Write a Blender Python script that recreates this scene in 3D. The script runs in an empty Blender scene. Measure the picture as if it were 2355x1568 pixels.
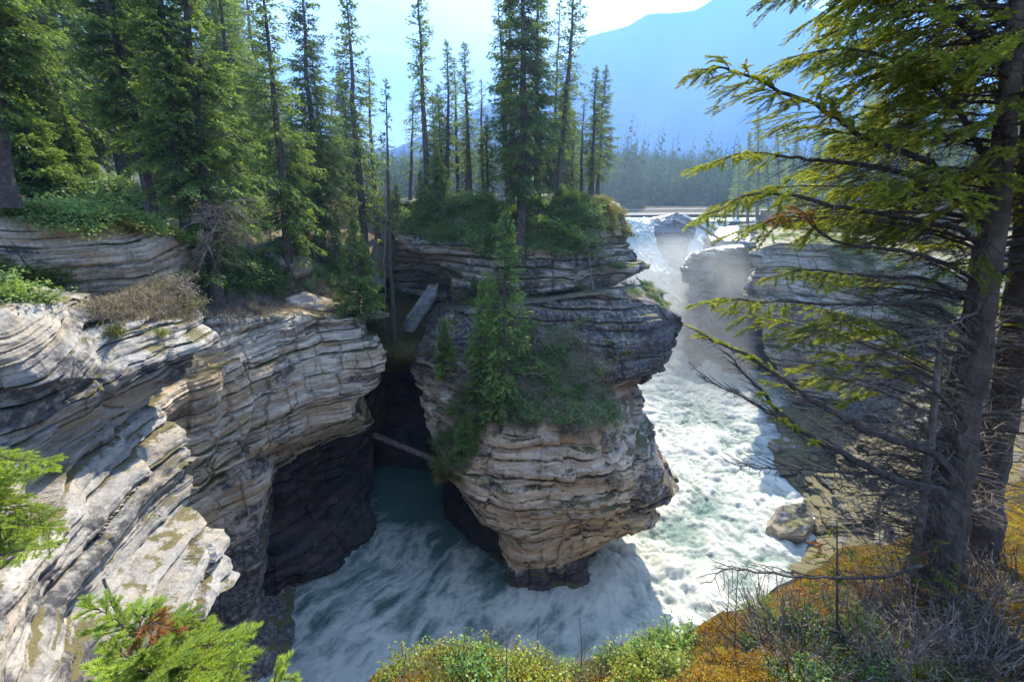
import bpy, math, random
import numpy as np
from mathutils import Vector, Matrix
from mathutils.bvhtree import BVHTree

# ------------------------------------------------------------------ camera, sky, sun
SC = bpy.context.scene
COL = SC.collection
W0, H0, FOC = 2355.0, 1568.0, 1000.0          # photograph as measured, focal length in the same units
CX, CY = W0 / 2, H0 / 2
PITCH = math.radians(17.7)
cp, sp = math.cos(PITCH), math.sin(PITCH)
CAMZ = 20.0
cd = bpy.data.cameras.new('camera'); cam = bpy.data.objects.new('camera', cd); COL.objects.link(cam)
cam.location = (0, 0, CAMZ); cam.rotation_euler = (math.pi / 2 - PITCH, 0, 0)
cd.sensor_fit = 'HORIZONTAL'; cd.sensor_width = 36; cd.lens = 36 * FOC / W0
cd.clip_start = 0.05; cd.clip_end = 30000
SC.camera = cam

SUN_EL, SUN_AZ = math.radians(43), math.radians(17)      # azimuth from +Y towards +X
wd = bpy.data.worlds.new('World'); SC.world = wd; wd.use_nodes = True
nt = wd.node_tree
bg = nt.nodes['Background']
sky = nt.nodes.new('ShaderNodeTexSky'); sky.sky_type = 'NISHITA'; sky.sun_disc = False
sky.sun_elevation = SUN_EL; sky.sun_rotation = SUN_AZ
sky.altitude = 1200; sky.air_density = 1.0; sky.dust_density = 1.6; sky.ozone_density = 2.0
hs = nt.nodes.new('ShaderNodeHueSaturation'); hs.inputs['Saturation'].default_value = 0.92
tn = nt.nodes.new('ShaderNodeMix'); tn.data_type = 'RGBA'; tn.blend_type = 'MULTIPLY'; tn.inputs[0].default_value = 1; tn.inputs[7].default_value = (.98, .975, .95, 1)
nt.links.new(sky.outputs[0], hs.inputs['Color']); nt.links.new(hs.outputs[0], tn.inputs[6]); 
cg = nt.nodes.new('ShaderNodeTexCoord'); cm_ = nt.nodes.new('ShaderNodeMapping'); cm_.inputs['Scale'].default_value = (1.2, 3.2, 9.0); cm_.inputs['Rotation'].default_value = (.2, .5, .35)
cn = nt.nodes.new('ShaderNodeTexNoise'); cn.inputs['Scale'].default_value = 1.3; cn.inputs['Detail'].default_value = 7; cn.inputs['Distortion'].default_value = .6
cr_ = nt.nodes.new('ShaderNodeValToRGB'); cr_.color_ramp.elements[0].position = .48; cr_.color_ramp.elements[1].position = .78; cr_.color_ramp.elements[1].color = (.55, .55, .55, 1)
cx_ = nt.nodes.new('ShaderNodeMix'); cx_.data_type = 'RGBA'; cx_.inputs[7].default_value = (9.5, 9.8, 10.0, 1)
nt.links.new(cg.outputs['Generated'], cm_.inputs[0]); nt.links.new(cm_.outputs[0], cn.inputs['Vector']); nt.links.new(cn.outputs['Fac'], cr_.inputs[0])
nt.links.new(cr_.outputs[0], cx_.inputs[0]); nt.links.new(tn.outputs[2], cx_.inputs[6]); nt.links.new(cx_.outputs[2], bg.inputs[0]); bg.inputs[1].default_value = 0.15
sl = bpy.data.lights.new('sun', 'SUN'); sun = bpy.data.objects.new('sun', sl); COL.objects.link(sun)
sl.energy = 4.4; sl.angle = math.radians(0.5); sl.color = (1.0, 0.90, 0.74)
sd = Vector((math.sin(SUN_AZ) * math.cos(SUN_EL), math.cos(SUN_AZ) * math.cos(SUN_EL), math.sin(SUN_EL)))
sun.rotation_euler = sd.to_track_quat('Z', 'Y').to_euler()
SC.view_settings.view_transform = 'Standard'; SC.view_settings.look = 'None'
SC.view_settings.gamma = 1.0; SC.view_settings.use_curve_mapping = False
SC.view_settings.exposure = 2.5
cy = SC.cycles
cy.max_bounces = 7; cy.diffuse_bounces = 4; cy.glossy_bounces = 2; cy.transmission_bounces = 4
cy.transparent_max_bounces = 8; cy.volume_bounces = 0; cy.sample_clamp_indirect = 6
cy.volume_step_rate = 2.0; cy.volume_max_steps = 128

# ------------------------------------------------------------------ geometry helpers
def ray(x, y):
    a = (x - CX) / FOC; b = (CY - y) / FOC
    return np.array([a, cp + b * sp, -sp + b * cp])
def PY(x, y, Y):
    r = ray(x, y); return r * (Y / r[1]) + np.array([0, 0, CAMZ])
def PZ(x, y, z):
    r = ray(x, y); return r * ((z - CAMZ) / r[2]) + np.array([0, 0, CAMZ])
def PT(x, y, t):
    return ray(x, y) * t + np.array([0, 0, CAMZ])

def hsh(ix, iy, iz, seed):
    h = (ix.astype(np.int64) * 374761393 + iy.astype(np.int64) * 668265263 + iz.astype(np.int64) * 2147483647 + seed * 974634777) & 0xffffffff
    h = ((h ^ (h >> 13)) * 1274126177) & 0xffffffff
    h = ((h ^ (h >> 16)) * 2246822519) & 0xffffffff
    return ((h ^ (h >> 15)) & 0xffffff) / float(0xffffff)
def vn(p, seed=0):
    i = np.floor(p).astype(np.int64); f = p - i; f = f * f * (3 - 2 * f)
    out = 0
    for dx in (0, 1):
        wx = f[:, 0] if dx else 1 - f[:, 0]
        for dy in (0, 1):
            wy = f[:, 1] if dy else 1 - f[:, 1]
            for dz in (0, 1):
                wz = f[:, 2] if dz else 1 - f[:, 2]
                out = out + wx * wy * wz * hsh(i[:, 0] + dx, i[:, 1] + dy, i[:, 2] + dz, seed)
    return out
def fbm(p, oct=4, seed=0, gain=.5):
    a, s, t = 1.0, 0, 0
    for k in range(oct):
        s = s + a * vn(p * (2.03 ** k) + 13.7 * k, seed + k); t += a; a *= gain
    return s / t
def sstep(a, b, x):
    t = np.clip((x - a) / (b - a), 0, 1); return t * t * (3 - 2 * t)

def mesh(name, V, Fq=None, Ft=None, mat=None, parent=None, smooth=True, attrs=None, link=True, mats=None, midx=None):
    V = np.asarray(V, dtype=np.float32).reshape(-1, 3)
    me = bpy.data.meshes.new(name)
    nq = 0 if Fq is None else len(Fq); n3 = 0 if Ft is None else len(Ft)
    me.vertices.add(len(V)); me.vertices.foreach_set('co', V.ravel())
    loops = []
    if nq: loops.append(np.asarray(Fq, dtype=np.int32).ravel())
    if n3: loops.append(np.asarray(Ft, dtype=np.int32).ravel())
    L = np.concatenate(loops)
    me.loops.add(len(L)); me.loops.foreach_set('vertex_index', L)
    me.polygons.add(nq + n3)
    st = np.concatenate([np.arange(nq) * 4, nq * 4 + np.arange(n3) * 3]).astype(np.int32)
    me.polygons.foreach_set('loop_start', st)
    me.polygons.foreach_set('use_smooth', np.full(nq + n3, smooth))
    for m in (mats or [mat]):
        if m: me.materials.append(m)
    if midx is not None: me.polygons.foreach_set('material_index', np.asarray(midx, dtype=np.int32))
    me.update(calc_edges=True)
    for k, a in (attrs or {}).items():
        at = me.attributes.new(k, 'FLOAT', 'POINT'); at.data.foreach_set('value', np.asarray(a, dtype=np.float32))
    o = bpy.data.objects.new(name, me)
    if link: COL.objects.link(o)
    if parent is not None: o.parent = parent
    return o
def tag(o, label=None, cat=None, group=None, kind=None):
    if label: o['label'] = label
    if cat: o['category'] = cat
    if group: o['group'] = group
    if kind: o['kind'] = kind
    return o
def empty(name, loc, label, cat, group=None, rz=0):
    o = bpy.data.objects.new(name, None); COL.objects.link(o); o.location = loc; o.rotation_euler = (0, 0, rz)
    o.empty_display_size = .2
    return tag(o, label, cat, group)

class MB:                                      # collects tubes, tapering needles and leaf faces, then links ONE mesh
    def __init__(s): s.V = []; s.Q = []; s.T = []; s.n = 0; s.A = []
    def add(s, V, Q=None, T=None, a=0.5):
        V = np.asarray(V, float); s.V.append(V)
        if Q is not None and len(Q): s.Q.append(np.asarray(Q) + s.n)
        if T is not None and len(T): s.T.append(np.asarray(T) + s.n)
        s.A.append(np.full(len(V), a) if np.isscalar(a) else a); s.n += len(V)
    def tube(s, pts, rad, k=6, a=.5, wob=0, rng=None):
        pts = np.asarray(pts, float); n = len(pts)
        rad = np.asarray(rad, float) * np.ones(n)
        d = np.gradient(pts, axis=0); d /= np.linalg.norm(d, axis=1)[:, None] + 1e-9
        u = np.cross(d, np.array([.3, .2, 1.0]) if abs(d[0, 2]) < .8 else np.array([1.0, .1, 0])); u /= np.linalg.norm(u, axis=1)[:, None] + 1e-9
        v = np.cross(d, u)
        th = np.linspace(0, 2 * np.pi, k, endpoint=False)
        R = rad[:, None] * np.ones(k)
        if wob and rng is not None: R = R * (1 + wob * (rng.random((n, k)) - .5))
        V = pts[:, None, :] + R[..., None] * (np.cos(th)[None, :, None] * u[:, None, :] + np.sin(th)[None, :, None] * v[:, None, :])
        i = np.arange(n - 1)[:, None] * k; j = np.arange(k)[None, :]; j2 = (j + 1) % k
        Q = np.stack([i + j, i + j2, i + k + j2, i + k + j], -1).reshape(-1, 4)
        s.add(V.reshape(-1, 3), Q, a=a)
    def bark(s, pts, rad, k, seed, a=.5):      # furrowed, plated trunk
        pts = np.asarray(pts, float); n = len(pts); n0 = s.n; s.tube(pts, rad, k, a)
        V = s.V[-1].reshape(n, k, 3); c = pts[:, None, :]; o = V - c
        q = (V * [9, 9, 3.2]).reshape(-1, 3)
        h = np.abs(2 * fbm(q, 4, seed) - 1).reshape(n, k); g = fbm((V * [2, 2, 1.1]).reshape(-1, 3), 3, seed + 4).reshape(n, k)
        s.V[-1] = (c + o * (.90 + .48 * h[..., None] + .26 * (g[..., None] - .5))).reshape(-1, 3)
    def diamonds(s, p, d, L, w, up, a):        # arrays: leaf / twig blades
        n = len(p)
        side = np.cross(d, up); side /= np.linalg.norm(side, axis=1)[:, None] + 1e-9
        L = np.asarray(L)[:, None]; w = np.asarray(w)[:, None]
        m = p + d * L * .45
        V = np.stack([p, m + side * w, p + d * L, m - side * w], 1).reshape(-1, 3)
        s.add(V, Q=np.arange(4 * n).reshape(-1, 4), a=np.repeat(a, 4))
    def tris(s, p, d, L, w, up, a):
        n = len(p)
        side = np.cross(d, up); side /= np.linalg.norm(side, axis=1)[:, None] + 1e-9
        L = np.asarray(L)[:, None]; w = np.asarray(w)[:, None]
        V = np.stack([p - side * w, p + side * w, p + d * L], 1).reshape(-1, 3)
        s.add(V, T=np.arange(3 * n).reshape(-1, 3), a=np.repeat(a, 3))
    def build(s, name, mat, parent=None, smooth=False, link=True):
        V = np.concatenate(s.V); Q = np.concatenate(s.Q) if s.Q else None; T = np.concatenate(s.T) if s.T else None
        return mesh(name, V, Q, T, mat, parent, smooth, {'tone': np.concatenate(s.A)}, link)

def catmull(P, n):
    """resample a control polyline/grid along axis 0 to n samples"""
    m = len(P); t = np.linspace(0, m - 1, n); i = np.clip(np.floor(t).astype(int), 0, m - 2); f = t - i
    g = lambda k: P[np.clip(k, 0, m - 1)]
    sh = (n,) + (1,) * (P.ndim - 1); f = f.reshape(sh)
    p0, p1, p2, p3 = g(i - 1), g(i), g(i + 1), g(i + 2)
    c = .5 * ((2 * p1) + (-p0 + p2) * f + (2 * p0 - 5 * p1 + 4 * p2 - p3) * f ** 2 + (-p0 + 3 * p1 - 3 * p2 + p3) * f ** 3)
    return c * .35 + (p1 * (1 - f) + p2 * f) * .65

def norm(v): return v / (np.linalg.norm(v) + 1e-9)

# ------------------------------------------------------------------ materials
def newmat(name):
    m = bpy.data.materials.new(name); m.use_nodes = True
    t = m.node_tree; t.nodes.clear(); return m, t
def N(t, ty, **kw):
    n = t.nodes.new(ty)
    for k, v in kw.items():
        if k.startswith('i_'): n.inputs[k[2:]].default_value = v
        else: setattr(n, k, v)
    return n
def ramp(t, stops, fac=None, interp='LINEAR'):
    r = t.nodes.new('ShaderNodeValToRGB'); e = r.color_ramp; e.interpolation = interp
    while len(e.elements) > 1: e.elements.remove(e.elements[-1])
    e.elements[0].position = stops[0][0]; e.elements[0].color = tuple(stops[0][1]) + (1,)
    for p, c in stops[1:]:
        x = e.elements.new(p); x.color = tuple(c) + (1,)
    if fac is not None: t.links.new(fac, r.inputs[0])
    return r.outputs[0]
def noise(t, vec, scale, detail=4, rough=.55, dist=0):
    n = N(t, 'ShaderNodeTexNoise'); n.inputs['Scale'].default_value = scale; n.inputs['Detail'].default_value = detail
    n.inputs['Roughness'].default_value = rough; n.inputs['Distortion'].default_value = dist
    if vec is not None: t.links.new(vec, n.inputs['Vector'])
    return n.outputs['Fac']
def mix(t, fac, a, b, mode='MIX'):
    m = t.nodes.new('ShaderNodeMix'); m.data_type = 'RGBA'; m.blend_type = mode; m.clamp_factor = True
    for s, v in ((0, fac), (6, a), (7, b)):
        if isinstance(v, (int, float)): m.inputs[s].default_value = v
        elif isinstance(v, tuple): m.inputs[s].default_value = v + (1,)
        else: t.links.new(v, m.inputs[s])
    return m.outputs[2]
def math_(t, op, a, b=0.0, clamp=False):
    m = N(t, 'ShaderNodeMath', operation=op); m.use_clamp = clamp
    for s, v in ((0, a), (1, b)):
        if isinstance(v, (int, float)): m.inputs[s].default_value = v
        else: t.links.new(v, m.inputs[s])
    return m.outputs[0]
def mapping(t, scale, vec=None, attr=None):
    if vec is None:
        vec = N(t, 'ShaderNodeNewGeometry').outputs['Position']
    m = N(t, 'ShaderNodeVectorMath', operation='MULTIPLY'); t.links.new(vec, m.inputs[0]); m.inputs[1].default_value = scale
    return m.outputs[0]
def strata_vec(t, lat, vert):
    g = N(t, 'ShaderNodeNewGeometry').outputs['Position']
    s = N(t, 'ShaderNodeSeparateXYZ'); t.links.new(g, s.inputs[0])
    a = N(t, 'ShaderNodeAttribute', attribute_name='strata').outputs['Fac']
    c = N(t, 'ShaderNodeCombineXYZ')
    t.links.new(math_(t, 'MULTIPLY', s.outputs[0], lat), c.inputs[0]); t.links.new(math_(t, 'MULTIPLY', s.outputs[1], lat), c.inputs[1])
    t.links.new(math_(t, 'MULTIPLY', a, vert), c.inputs[2]); return c.outputs[0]

def rock_mat(name, light, mid, ochre, dark, dark_amt=.5, moss=.5, wet=.0, bumps=.6, mosscol=(.075, .085, .022)):
    m, t = newmat(name)
    out = N(t, 'ShaderNodeOutputMaterial'); b = N(t, 'ShaderNodeBsdfPrincipled'); t.links.new(b.outputs[0], out.inputs[0])
    geo = N(t, 'ShaderNodeNewGeometry')
    s1 = strata_vec(t, .35, 2.2); s2 = strata_vec(t, .8, 4.5)
    c1 = ramp(t, [(.28, mid), (.42, light), (.5, tuple(.85 * x for x in light)), (.6, ochre), (.74, mid)], noise(t, s1, 1.0, 5, .6, .3))
    n2 = noise(t, s2, 1.0, 5, .65, .2)
    c2 = mix(t, .8, c1, ramp(t, [(.3, (.42, .41, .40)), (.47, (.8, .8, .8)), (.62, (1.1, 1.08, 1.04)), (.8, (.75, .7, .64))], n2), 'MULTIPLY')
    grit = noise(t, geo.outputs['Position'], 14, 6, .7)
    c2 = mix(t, .65, c2, ramp(t, [(.3, (.55, .54, .53)), (.5, (1, 1, 1)), (.7, (1.2, 1.19, 1.16))], grit), 'MULTIPLY')
    # rust and water streaks running down the face
    st = noise(t, mapping(t, (1.6, 1.6, .16)), 1.0, 4, .6)
    c2 = mix(t, ramp(t, [(.56, (0, 0, 0)), (.72, (.7, .7, .7))], st), c2, tuple(ochre))
    st2 = noise(t, mapping(t, (2.3, 2.3, .22)), 1.3, 5, .65)
    c2 = mix(t, ramp(t, [(.58, (0, 0, 0)), (.7, (.6, .6, .6))], st2), c2, tuple(1.7 * x for x in dark))
    # dark lichen patches following the bedding
    la = noise(t, strata_vec(t, .55, 1.3), .8, 7, .68, .4)
    lm = ramp(t, [(.62 - .22 * dark_amt, (0, 0, 0)), (.70 - .22 * dark_amt, (1, 1, 1))], math_(t, 'ADD', la, math_(t, 'MULTIPLY', N(t, 'ShaderNodeAttribute', attribute_name='dark').outputs['Fac'], .16)))
    lb = noise(t, geo.outputs['Position'], 5, 6, .7)
    lm = mix(t, 1.0, lm, ramp(t, [(.36, (.15,) * 3), (.55, (.95,) * 3)], lb), 'MULTIPLY')
    c2 = mix(t, math_(t, 'MULTIPLY', N(t, 'ShaderNodeAttribute', attribute_name='dark').outputs['Fac'], .42, True), c2, tuple(x * 2.1 for x in dark))
    c3 = mix(t, lm, c2, tuple(dark))
    # moss and litter on flat tops
    nz = N(t, 'ShaderNodeSeparateXYZ'); t.links.new(geo.outputs['Normal'], nz.inputs[0])
    mn = math_(t, 'MULTIPLY', math_(t, 'ADD', nz.outputs[2], math_(t, 'MULTIPLY', math_(t, 'SUBTRACT', noise(t, geo.outputs['Position'], 1.1, 6, .7), .5), 1.5)), 1.0)
    mm = ramp(t, [(.98 - .38 * moss, (0, 0, 0)), (1.12 - .38 * moss, (1, 1, 1))], mn) if moss > 0 else None
    if mm is not None:
        mc = mix(t, noise(t, geo.outputs['Position'], 2.7, 4, .6), tuple(mosscol), (.15, .125, .055))
        c3 = mix(t, mm, c3, mc)
    t.links.new(c3, b.inputs['Base Color'])
    b.inputs['Roughness'].default_value = .8 - .45 * wet
    b.inputs['Specular IOR Level'].default_value = .35 + .3 * wet
    h = math_(t, 'ADD', math_(t, 'MULTIPLY', n2, .5), math_(t, 'MULTIPLY', grit, .22))
    h = math_(t, 'ADD', h, math_(t, 'MULTIPLY', noise(t, strata_vec(t, 1.6, 16), 1.0, 4, .6), .16))
    bp = N(t, 'ShaderNodeBump'); bp.inputs['Strength'].default_value = bumps; bp.inputs['Distance'].default_value = .16
    t.links.new(h, bp.inputs['Height']); t.links.new(bp.outputs[0], b.inputs['Normal'])
    return m

M_island = rock_mat('island_rock', (.50, .44, .36), (.22, .20, .18), (.43, .31, .19), (.045, .046, .052), .62, .55)
M_islandlow = rock_mat('island_pale_rock', (.62, .50, .35), (.36, .30, .22), (.48, .33, .185), (.04, .04, .044), .36, .2)
M_wall = rock_mat('layered_wall_rock', (.58, .49, .36), (.36, .32, .265), (.48, .33, .18), (.045, .047, .052), .50, .35)
M_near = rock_mat('pale_slab_rock', (.38, .36, .31), (.24, .235, .22), (.35, .30, .22), (.04, .04, .043), .62, .12, bumps=.9, mosscol=(.10, .09, .03))
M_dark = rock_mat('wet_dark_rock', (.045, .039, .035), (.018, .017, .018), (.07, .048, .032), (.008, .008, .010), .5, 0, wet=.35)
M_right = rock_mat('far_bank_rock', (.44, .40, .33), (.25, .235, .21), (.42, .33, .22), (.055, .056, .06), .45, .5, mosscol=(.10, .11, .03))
M_rightshade = rock_mat('bank_rock_painted_shade', (.19, .185, .175), (.10, .10, .098), (.17, .145, .11), (.04, .04, .043), .5, .8, mosscol=(.07, .065, .02))  # darker version of the right bank rock, tree shade put into its colour
M_rightgrey = rock_mat('wet_grey_rock', (.17, .17, .18), (.10, .10, .11), (.17, .15, .12), (.045, .045, .05), .5, 0, wet=.8)

def soil_mat(name, a, b_, c, sc=2.0):
    m, t = newmat(name); out = N(t, 'ShaderNodeOutputMaterial'); b = N(t, 'ShaderNodeBsdfPrincipled'); t.links.new(b.outputs[0], out.inputs[0])
    p = N(t, 'ShaderNodeNewGeometry').outputs['Position']
    n = noise(t, p, sc, 8, .7); n2 = noise(t, p, sc * 9, 5, .7)
    c1 = ramp(t, [(.35, a), (.5, b_), (.66, c)], n)
    c1 = mix(t, .7, c1, ramp(t, [(.3, (.4, .4, .4)), (.6, (1.25, 1.25, 1.2))], n2), 'MULTIPLY')
    t.links.new(c1, b.inputs['Base Color']); b.inputs['Roughness'].default_value = .95; b.inputs['Specular IOR Level'].default_value = .1
    bp = N(t, 'ShaderNodeBump'); bp.inputs['Strength'].default_value = .9; bp.inputs['Distance'].default_value = .08
    t.links.new(math_(t, 'ADD', n2, n), bp.inputs['Height']); t.links.new(bp.outputs[0], b.inputs['Normal'])
    return m
M_floor = soil_mat('forest_floor', (.035, .04, .015), (.075, .06, .035), (.10, .10, .03), .8)
M_dry = soil_mat('dry_grass_soil', (.16, .13, .09), (.22, .18, .13), (.12, .12, .05), 1.6)
M_mossground = soil_mat('moss_ground', (.035, .03, .015), (.14, .085, .015), (.09, .085, .025), 4.0)

def leaf_mat(name, dark, light, warm=None, trans=.45, warm_amt=.0, sc=.9, rnd=.25, gloss=.025):
    """diffuse + translucent blades; tone attribute: 0 inner/old, 1 fresh tip"""
    m, t = newmat(name); out = N(t, 'ShaderNodeOutputMaterial')
    at = N(t, 'ShaderNodeAttribute', attribute_name='tone').outputs['Fac']
    oi = N(t, 'ShaderNodeObjectInfo').outputs['Random']
    p = N(t, 'ShaderNodeNewGeometry').outputs['Position']
    n = noise(t, p, sc, 3, .6)
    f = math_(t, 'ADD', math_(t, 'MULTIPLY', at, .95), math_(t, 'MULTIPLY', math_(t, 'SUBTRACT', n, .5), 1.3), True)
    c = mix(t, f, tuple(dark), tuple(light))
    if warm is not None:
        w = ramp(t, [(.62 - warm_amt, (0, 0, 0)), (.72 - warm_amt, (1, 1, 1))], noise(t, p, sc * 1.7, 3, .6, .2))
        c = mix(t, w, c, tuple(warm))
    c = mix(t, 1.0, c, ramp(t, [(0, (1 - rnd,) * 3), (1, (1 + rnd, 1 + rnd * .8, 1 + rnd * .5))], oi), 'MULTIPLY')
    d = N(t, 'ShaderNodeBsdfDiffuse'); tr = N(t, 'ShaderNodeBsdfTranslucent'); g = N(t, 'ShaderNodeBsdfGlossy'); g.inputs['Roughness'].default_value = .45
    t.links.new(c, d.inputs[0]); c2 = mix(t, 1.0, c, (1.35, 1.30, .55), 'MULTIPLY'); t.links.new(c2, tr.inputs[0])
    g.inputs[0].default_value = (.6, .65, .7, 1)
    x = N(t, 'ShaderNodeMixShader'); x.inputs[0].default_value = trans; t.links.new(d.outputs[0], x.inputs[1]); t.links.new(tr.outputs[0], x.inputs[2])
    y = N(t, 'ShaderNodeMixShader'); y.inputs[0].default_value = gloss; t.links.new(x.outputs[0], y.inputs[1]); t.links.new(g.outputs[0], y.inputs[2])
    t.links.new(y.outputs[0], out.inputs[0]); return m
M_spruce = leaf_mat('spruce_needles', (.05, .095, .032), (.23, .33, .075), (.20, .16, .06), .52, -.06)
M_spruce_dk = leaf_mat('spruce_needles_dark', (.038, .075, .032), (.17, .26, .07), (.15, .12, .06), .48, -.04)
M_young = leaf_mat('young_spruce_needles', (.07, .13, .035), (.25, .36, .08), None, .45)
M_neartree = leaf_mat('near_spruce_needles', (.07, .11, .025), (.30, .34, .05), (.42, .32, .04), .56, -.02, 1.6)
M_bright = leaf_mat('fresh_needles', (.13, .22, .035), (.34, .44, .08), None, .45, 0, 2.0)
M_shrub = leaf_mat('shrub_leaves', (.06, .11, .035), (.18, .27, .07), None, .4, 0, 1.2)
M_palebush = leaf_mat('pale_bush_leaves', (.10, .15, .06), (.30, .38, .18), None, .4, 0, 2)
M_yellowleaf = leaf_mat('yellow_green_leaves', (.10, .13, .02), (.30, .34, .05), (.34, .20, .02), .45, 0, 4)
M_greenleaf = leaf_mat('fresh_green_leaves', (.06, .13, .03), (.17, .30, .07), None, .45, 0, 4)
M_mossleaf = leaf_mat('orange_moss', (.16, .09, .01), (.52, .34, .03), (.36, .36, .05), .35, .06, 2.2)
M_grass = leaf_mat('grass_blades', (.09, .13, .03), (.28, .30, .10), (.30, .24, .15), .4, .05, 2)
M_drygrass = leaf_mat('dry_grass_blades', (.14, .11, .08), (.36, .31, .24), (.12, .14, .05), .3, -.05, 1.5)
M_rusty = leaf_mat('dying_needles', (.20, .07, .03), (.42, .20, .08), None, .45, 0, 2)

def bark_mat(name, a, b_, sc=9):
    m, t = newmat(name); out = N(t, 'ShaderNodeOutputMaterial'); b = N(t, 'ShaderNodeBsdfPrincipled'); t.links.new(b.outputs[0], out.inputs[0])
    tc = N(t, 'ShaderNodeTexCoord').outputs['Object']
    n = noise(t, mapping(t, (1, 1, .35), tc), sc, 7, .7, .3); n2 = noise(t, tc, sc * .35, 4, .6)
    c = mix(t, n, tuple(a), tuple(b_)); c = mix(t, .6, c, ramp(t, [(.35, (.4, .37, .35)), (.5, (.9, .88, .84)), (.65, (1.5, 1.47, 1.4))], n2), 'MULTIPLY')
    t.links.new(c, b.inputs['Base Color']); b.inputs['Roughness'].default_value = .9; b.inputs['Specular IOR Level'].default_value = .15
    bp = N(t, 'ShaderNodeBump'); bp.inputs['Strength'].default_value = 1; bp.inputs['Distance'].default_value = .05
    t.links.new(n, bp.inputs['Height']); t.links.new(bp.outputs[0], b.inputs['Normal']); return m
M_bark = bark_mat('spruce_bark', (.045, .036, .030), (.15, .125, .105))
M_barknear = bark_mat('scaly_grey_bark', (.05, .036, .026), (.20, .155, .115), 12)
M_twig = bark_mat('dark_twig', (.05, .04, .035), (.14, .115, .095), 30)
M_deadtwig = bark_mat('dead_grey_twig', (.15, .12, .09), (.34, .285, .225), 30)
M_log = bark_mat('weathered_log', (.09, .075, .06), (.26, .22, .18), 9)

def water_mat():
    m, t = newmat('river_water'); out = N(t, 'ShaderNodeOutputMaterial')
    fo = N(t, 'ShaderNodeAttribute', attribute_name='foam').outputs['Fac']
    p = N(t, 'ShaderNodeNewGeometry').outputs['Position']
    n = noise(t, p, 2.2, 8, .75, .7); n3 = noise(t, p, 9, 8, .75, .3)
    f = math_(t, 'ADD', fo, math_(t, 'MULTIPLY', math_(t, 'SUBTRACT', n, .5), .75))
    f = math_(t, 'ADD', f, math_(t, 'MULTIPLY', math_(t, 'SUBTRACT', n3, .5), .35))
    fm = ramp(t, [(.06, (0, 0, 0)), (.30, (.25,) * 3), (.62, (.8,) * 3), (.85, (1, 1, 1))], f)
    deep = mix(t, noise(t, p, .25, 3, .5), (.05, .12, .10), (.12, .19, .155))
    c = mix(t, fm, deep, (.56, .575, .49))
    b = N(t, 'ShaderNodeBsdfPrincipled'); t.links.new(c, b.inputs['Base Color']); b.inputs['IOR'].default_value = 1.33
    t.links.new(ramp(t, [(0, (.16,) * 3), (.4, (.6,) * 3), (1, (.9,) * 3)], fm), b.inputs['Roughness']); b.inputs['Specular IOR Level'].default_value = .3
    h = math_(t, 'ADD', n, math_(t, 'MULTIPLY', n3, .35))
    bp = N(t, 'ShaderNodeBump'); bp.inputs['Strength'].default_value = .9; bp.inputs['Distance'].default_value = .10
    t.links.new(h, bp.inputs['Height']); t.links.new(bp.outputs[0], b.inputs['Normal'])
    t.links.new(b.outputs[0], out.inputs[0]); return m
M_water = water_mat()

def plain(name, c, rough=.9, sc=3, var=.4, spec=.2):
    m, t = newmat(name); out = N(t, 'ShaderNodeOutputMaterial'); b = N(t, 'ShaderNodeBsdfPrincipled'); t.links.new(b.outputs[0], out.inputs[0])
    p = N(t, 'ShaderNodeNewGeometry').outputs['Position']
    n = noise(t, p, sc, 6, .65)
    t.links.new(mix(t, n, tuple(x * (1 - var) for x in c), tuple(x * (1 + var) for x in c)), b.inputs['Base Color'])
    b.inputs['Roughness'].default_value = rough; b.inputs['Specular IOR Level'].default_value = spec; return m
M_mount = plain('mountain_rock', (.028, .034, .045), sc=.004, var=.3, spec=0)
M_farforest = leaf_mat('far_conifers', (.02, .04, .02), (.05, .09, .03), None, .25, 0, .02, gloss=0)
M_fargreen = leaf_mat('far_broadleaf', (.08, .14, .04), (.16, .24, .06), None, .35, 0, .05)
M_gravel = plain('gravel_bank', (.20, .18, .15), sc=.6)
M_road = plain('pale_road', (.45, .44, .42), sc=.3, var=.15)

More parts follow.
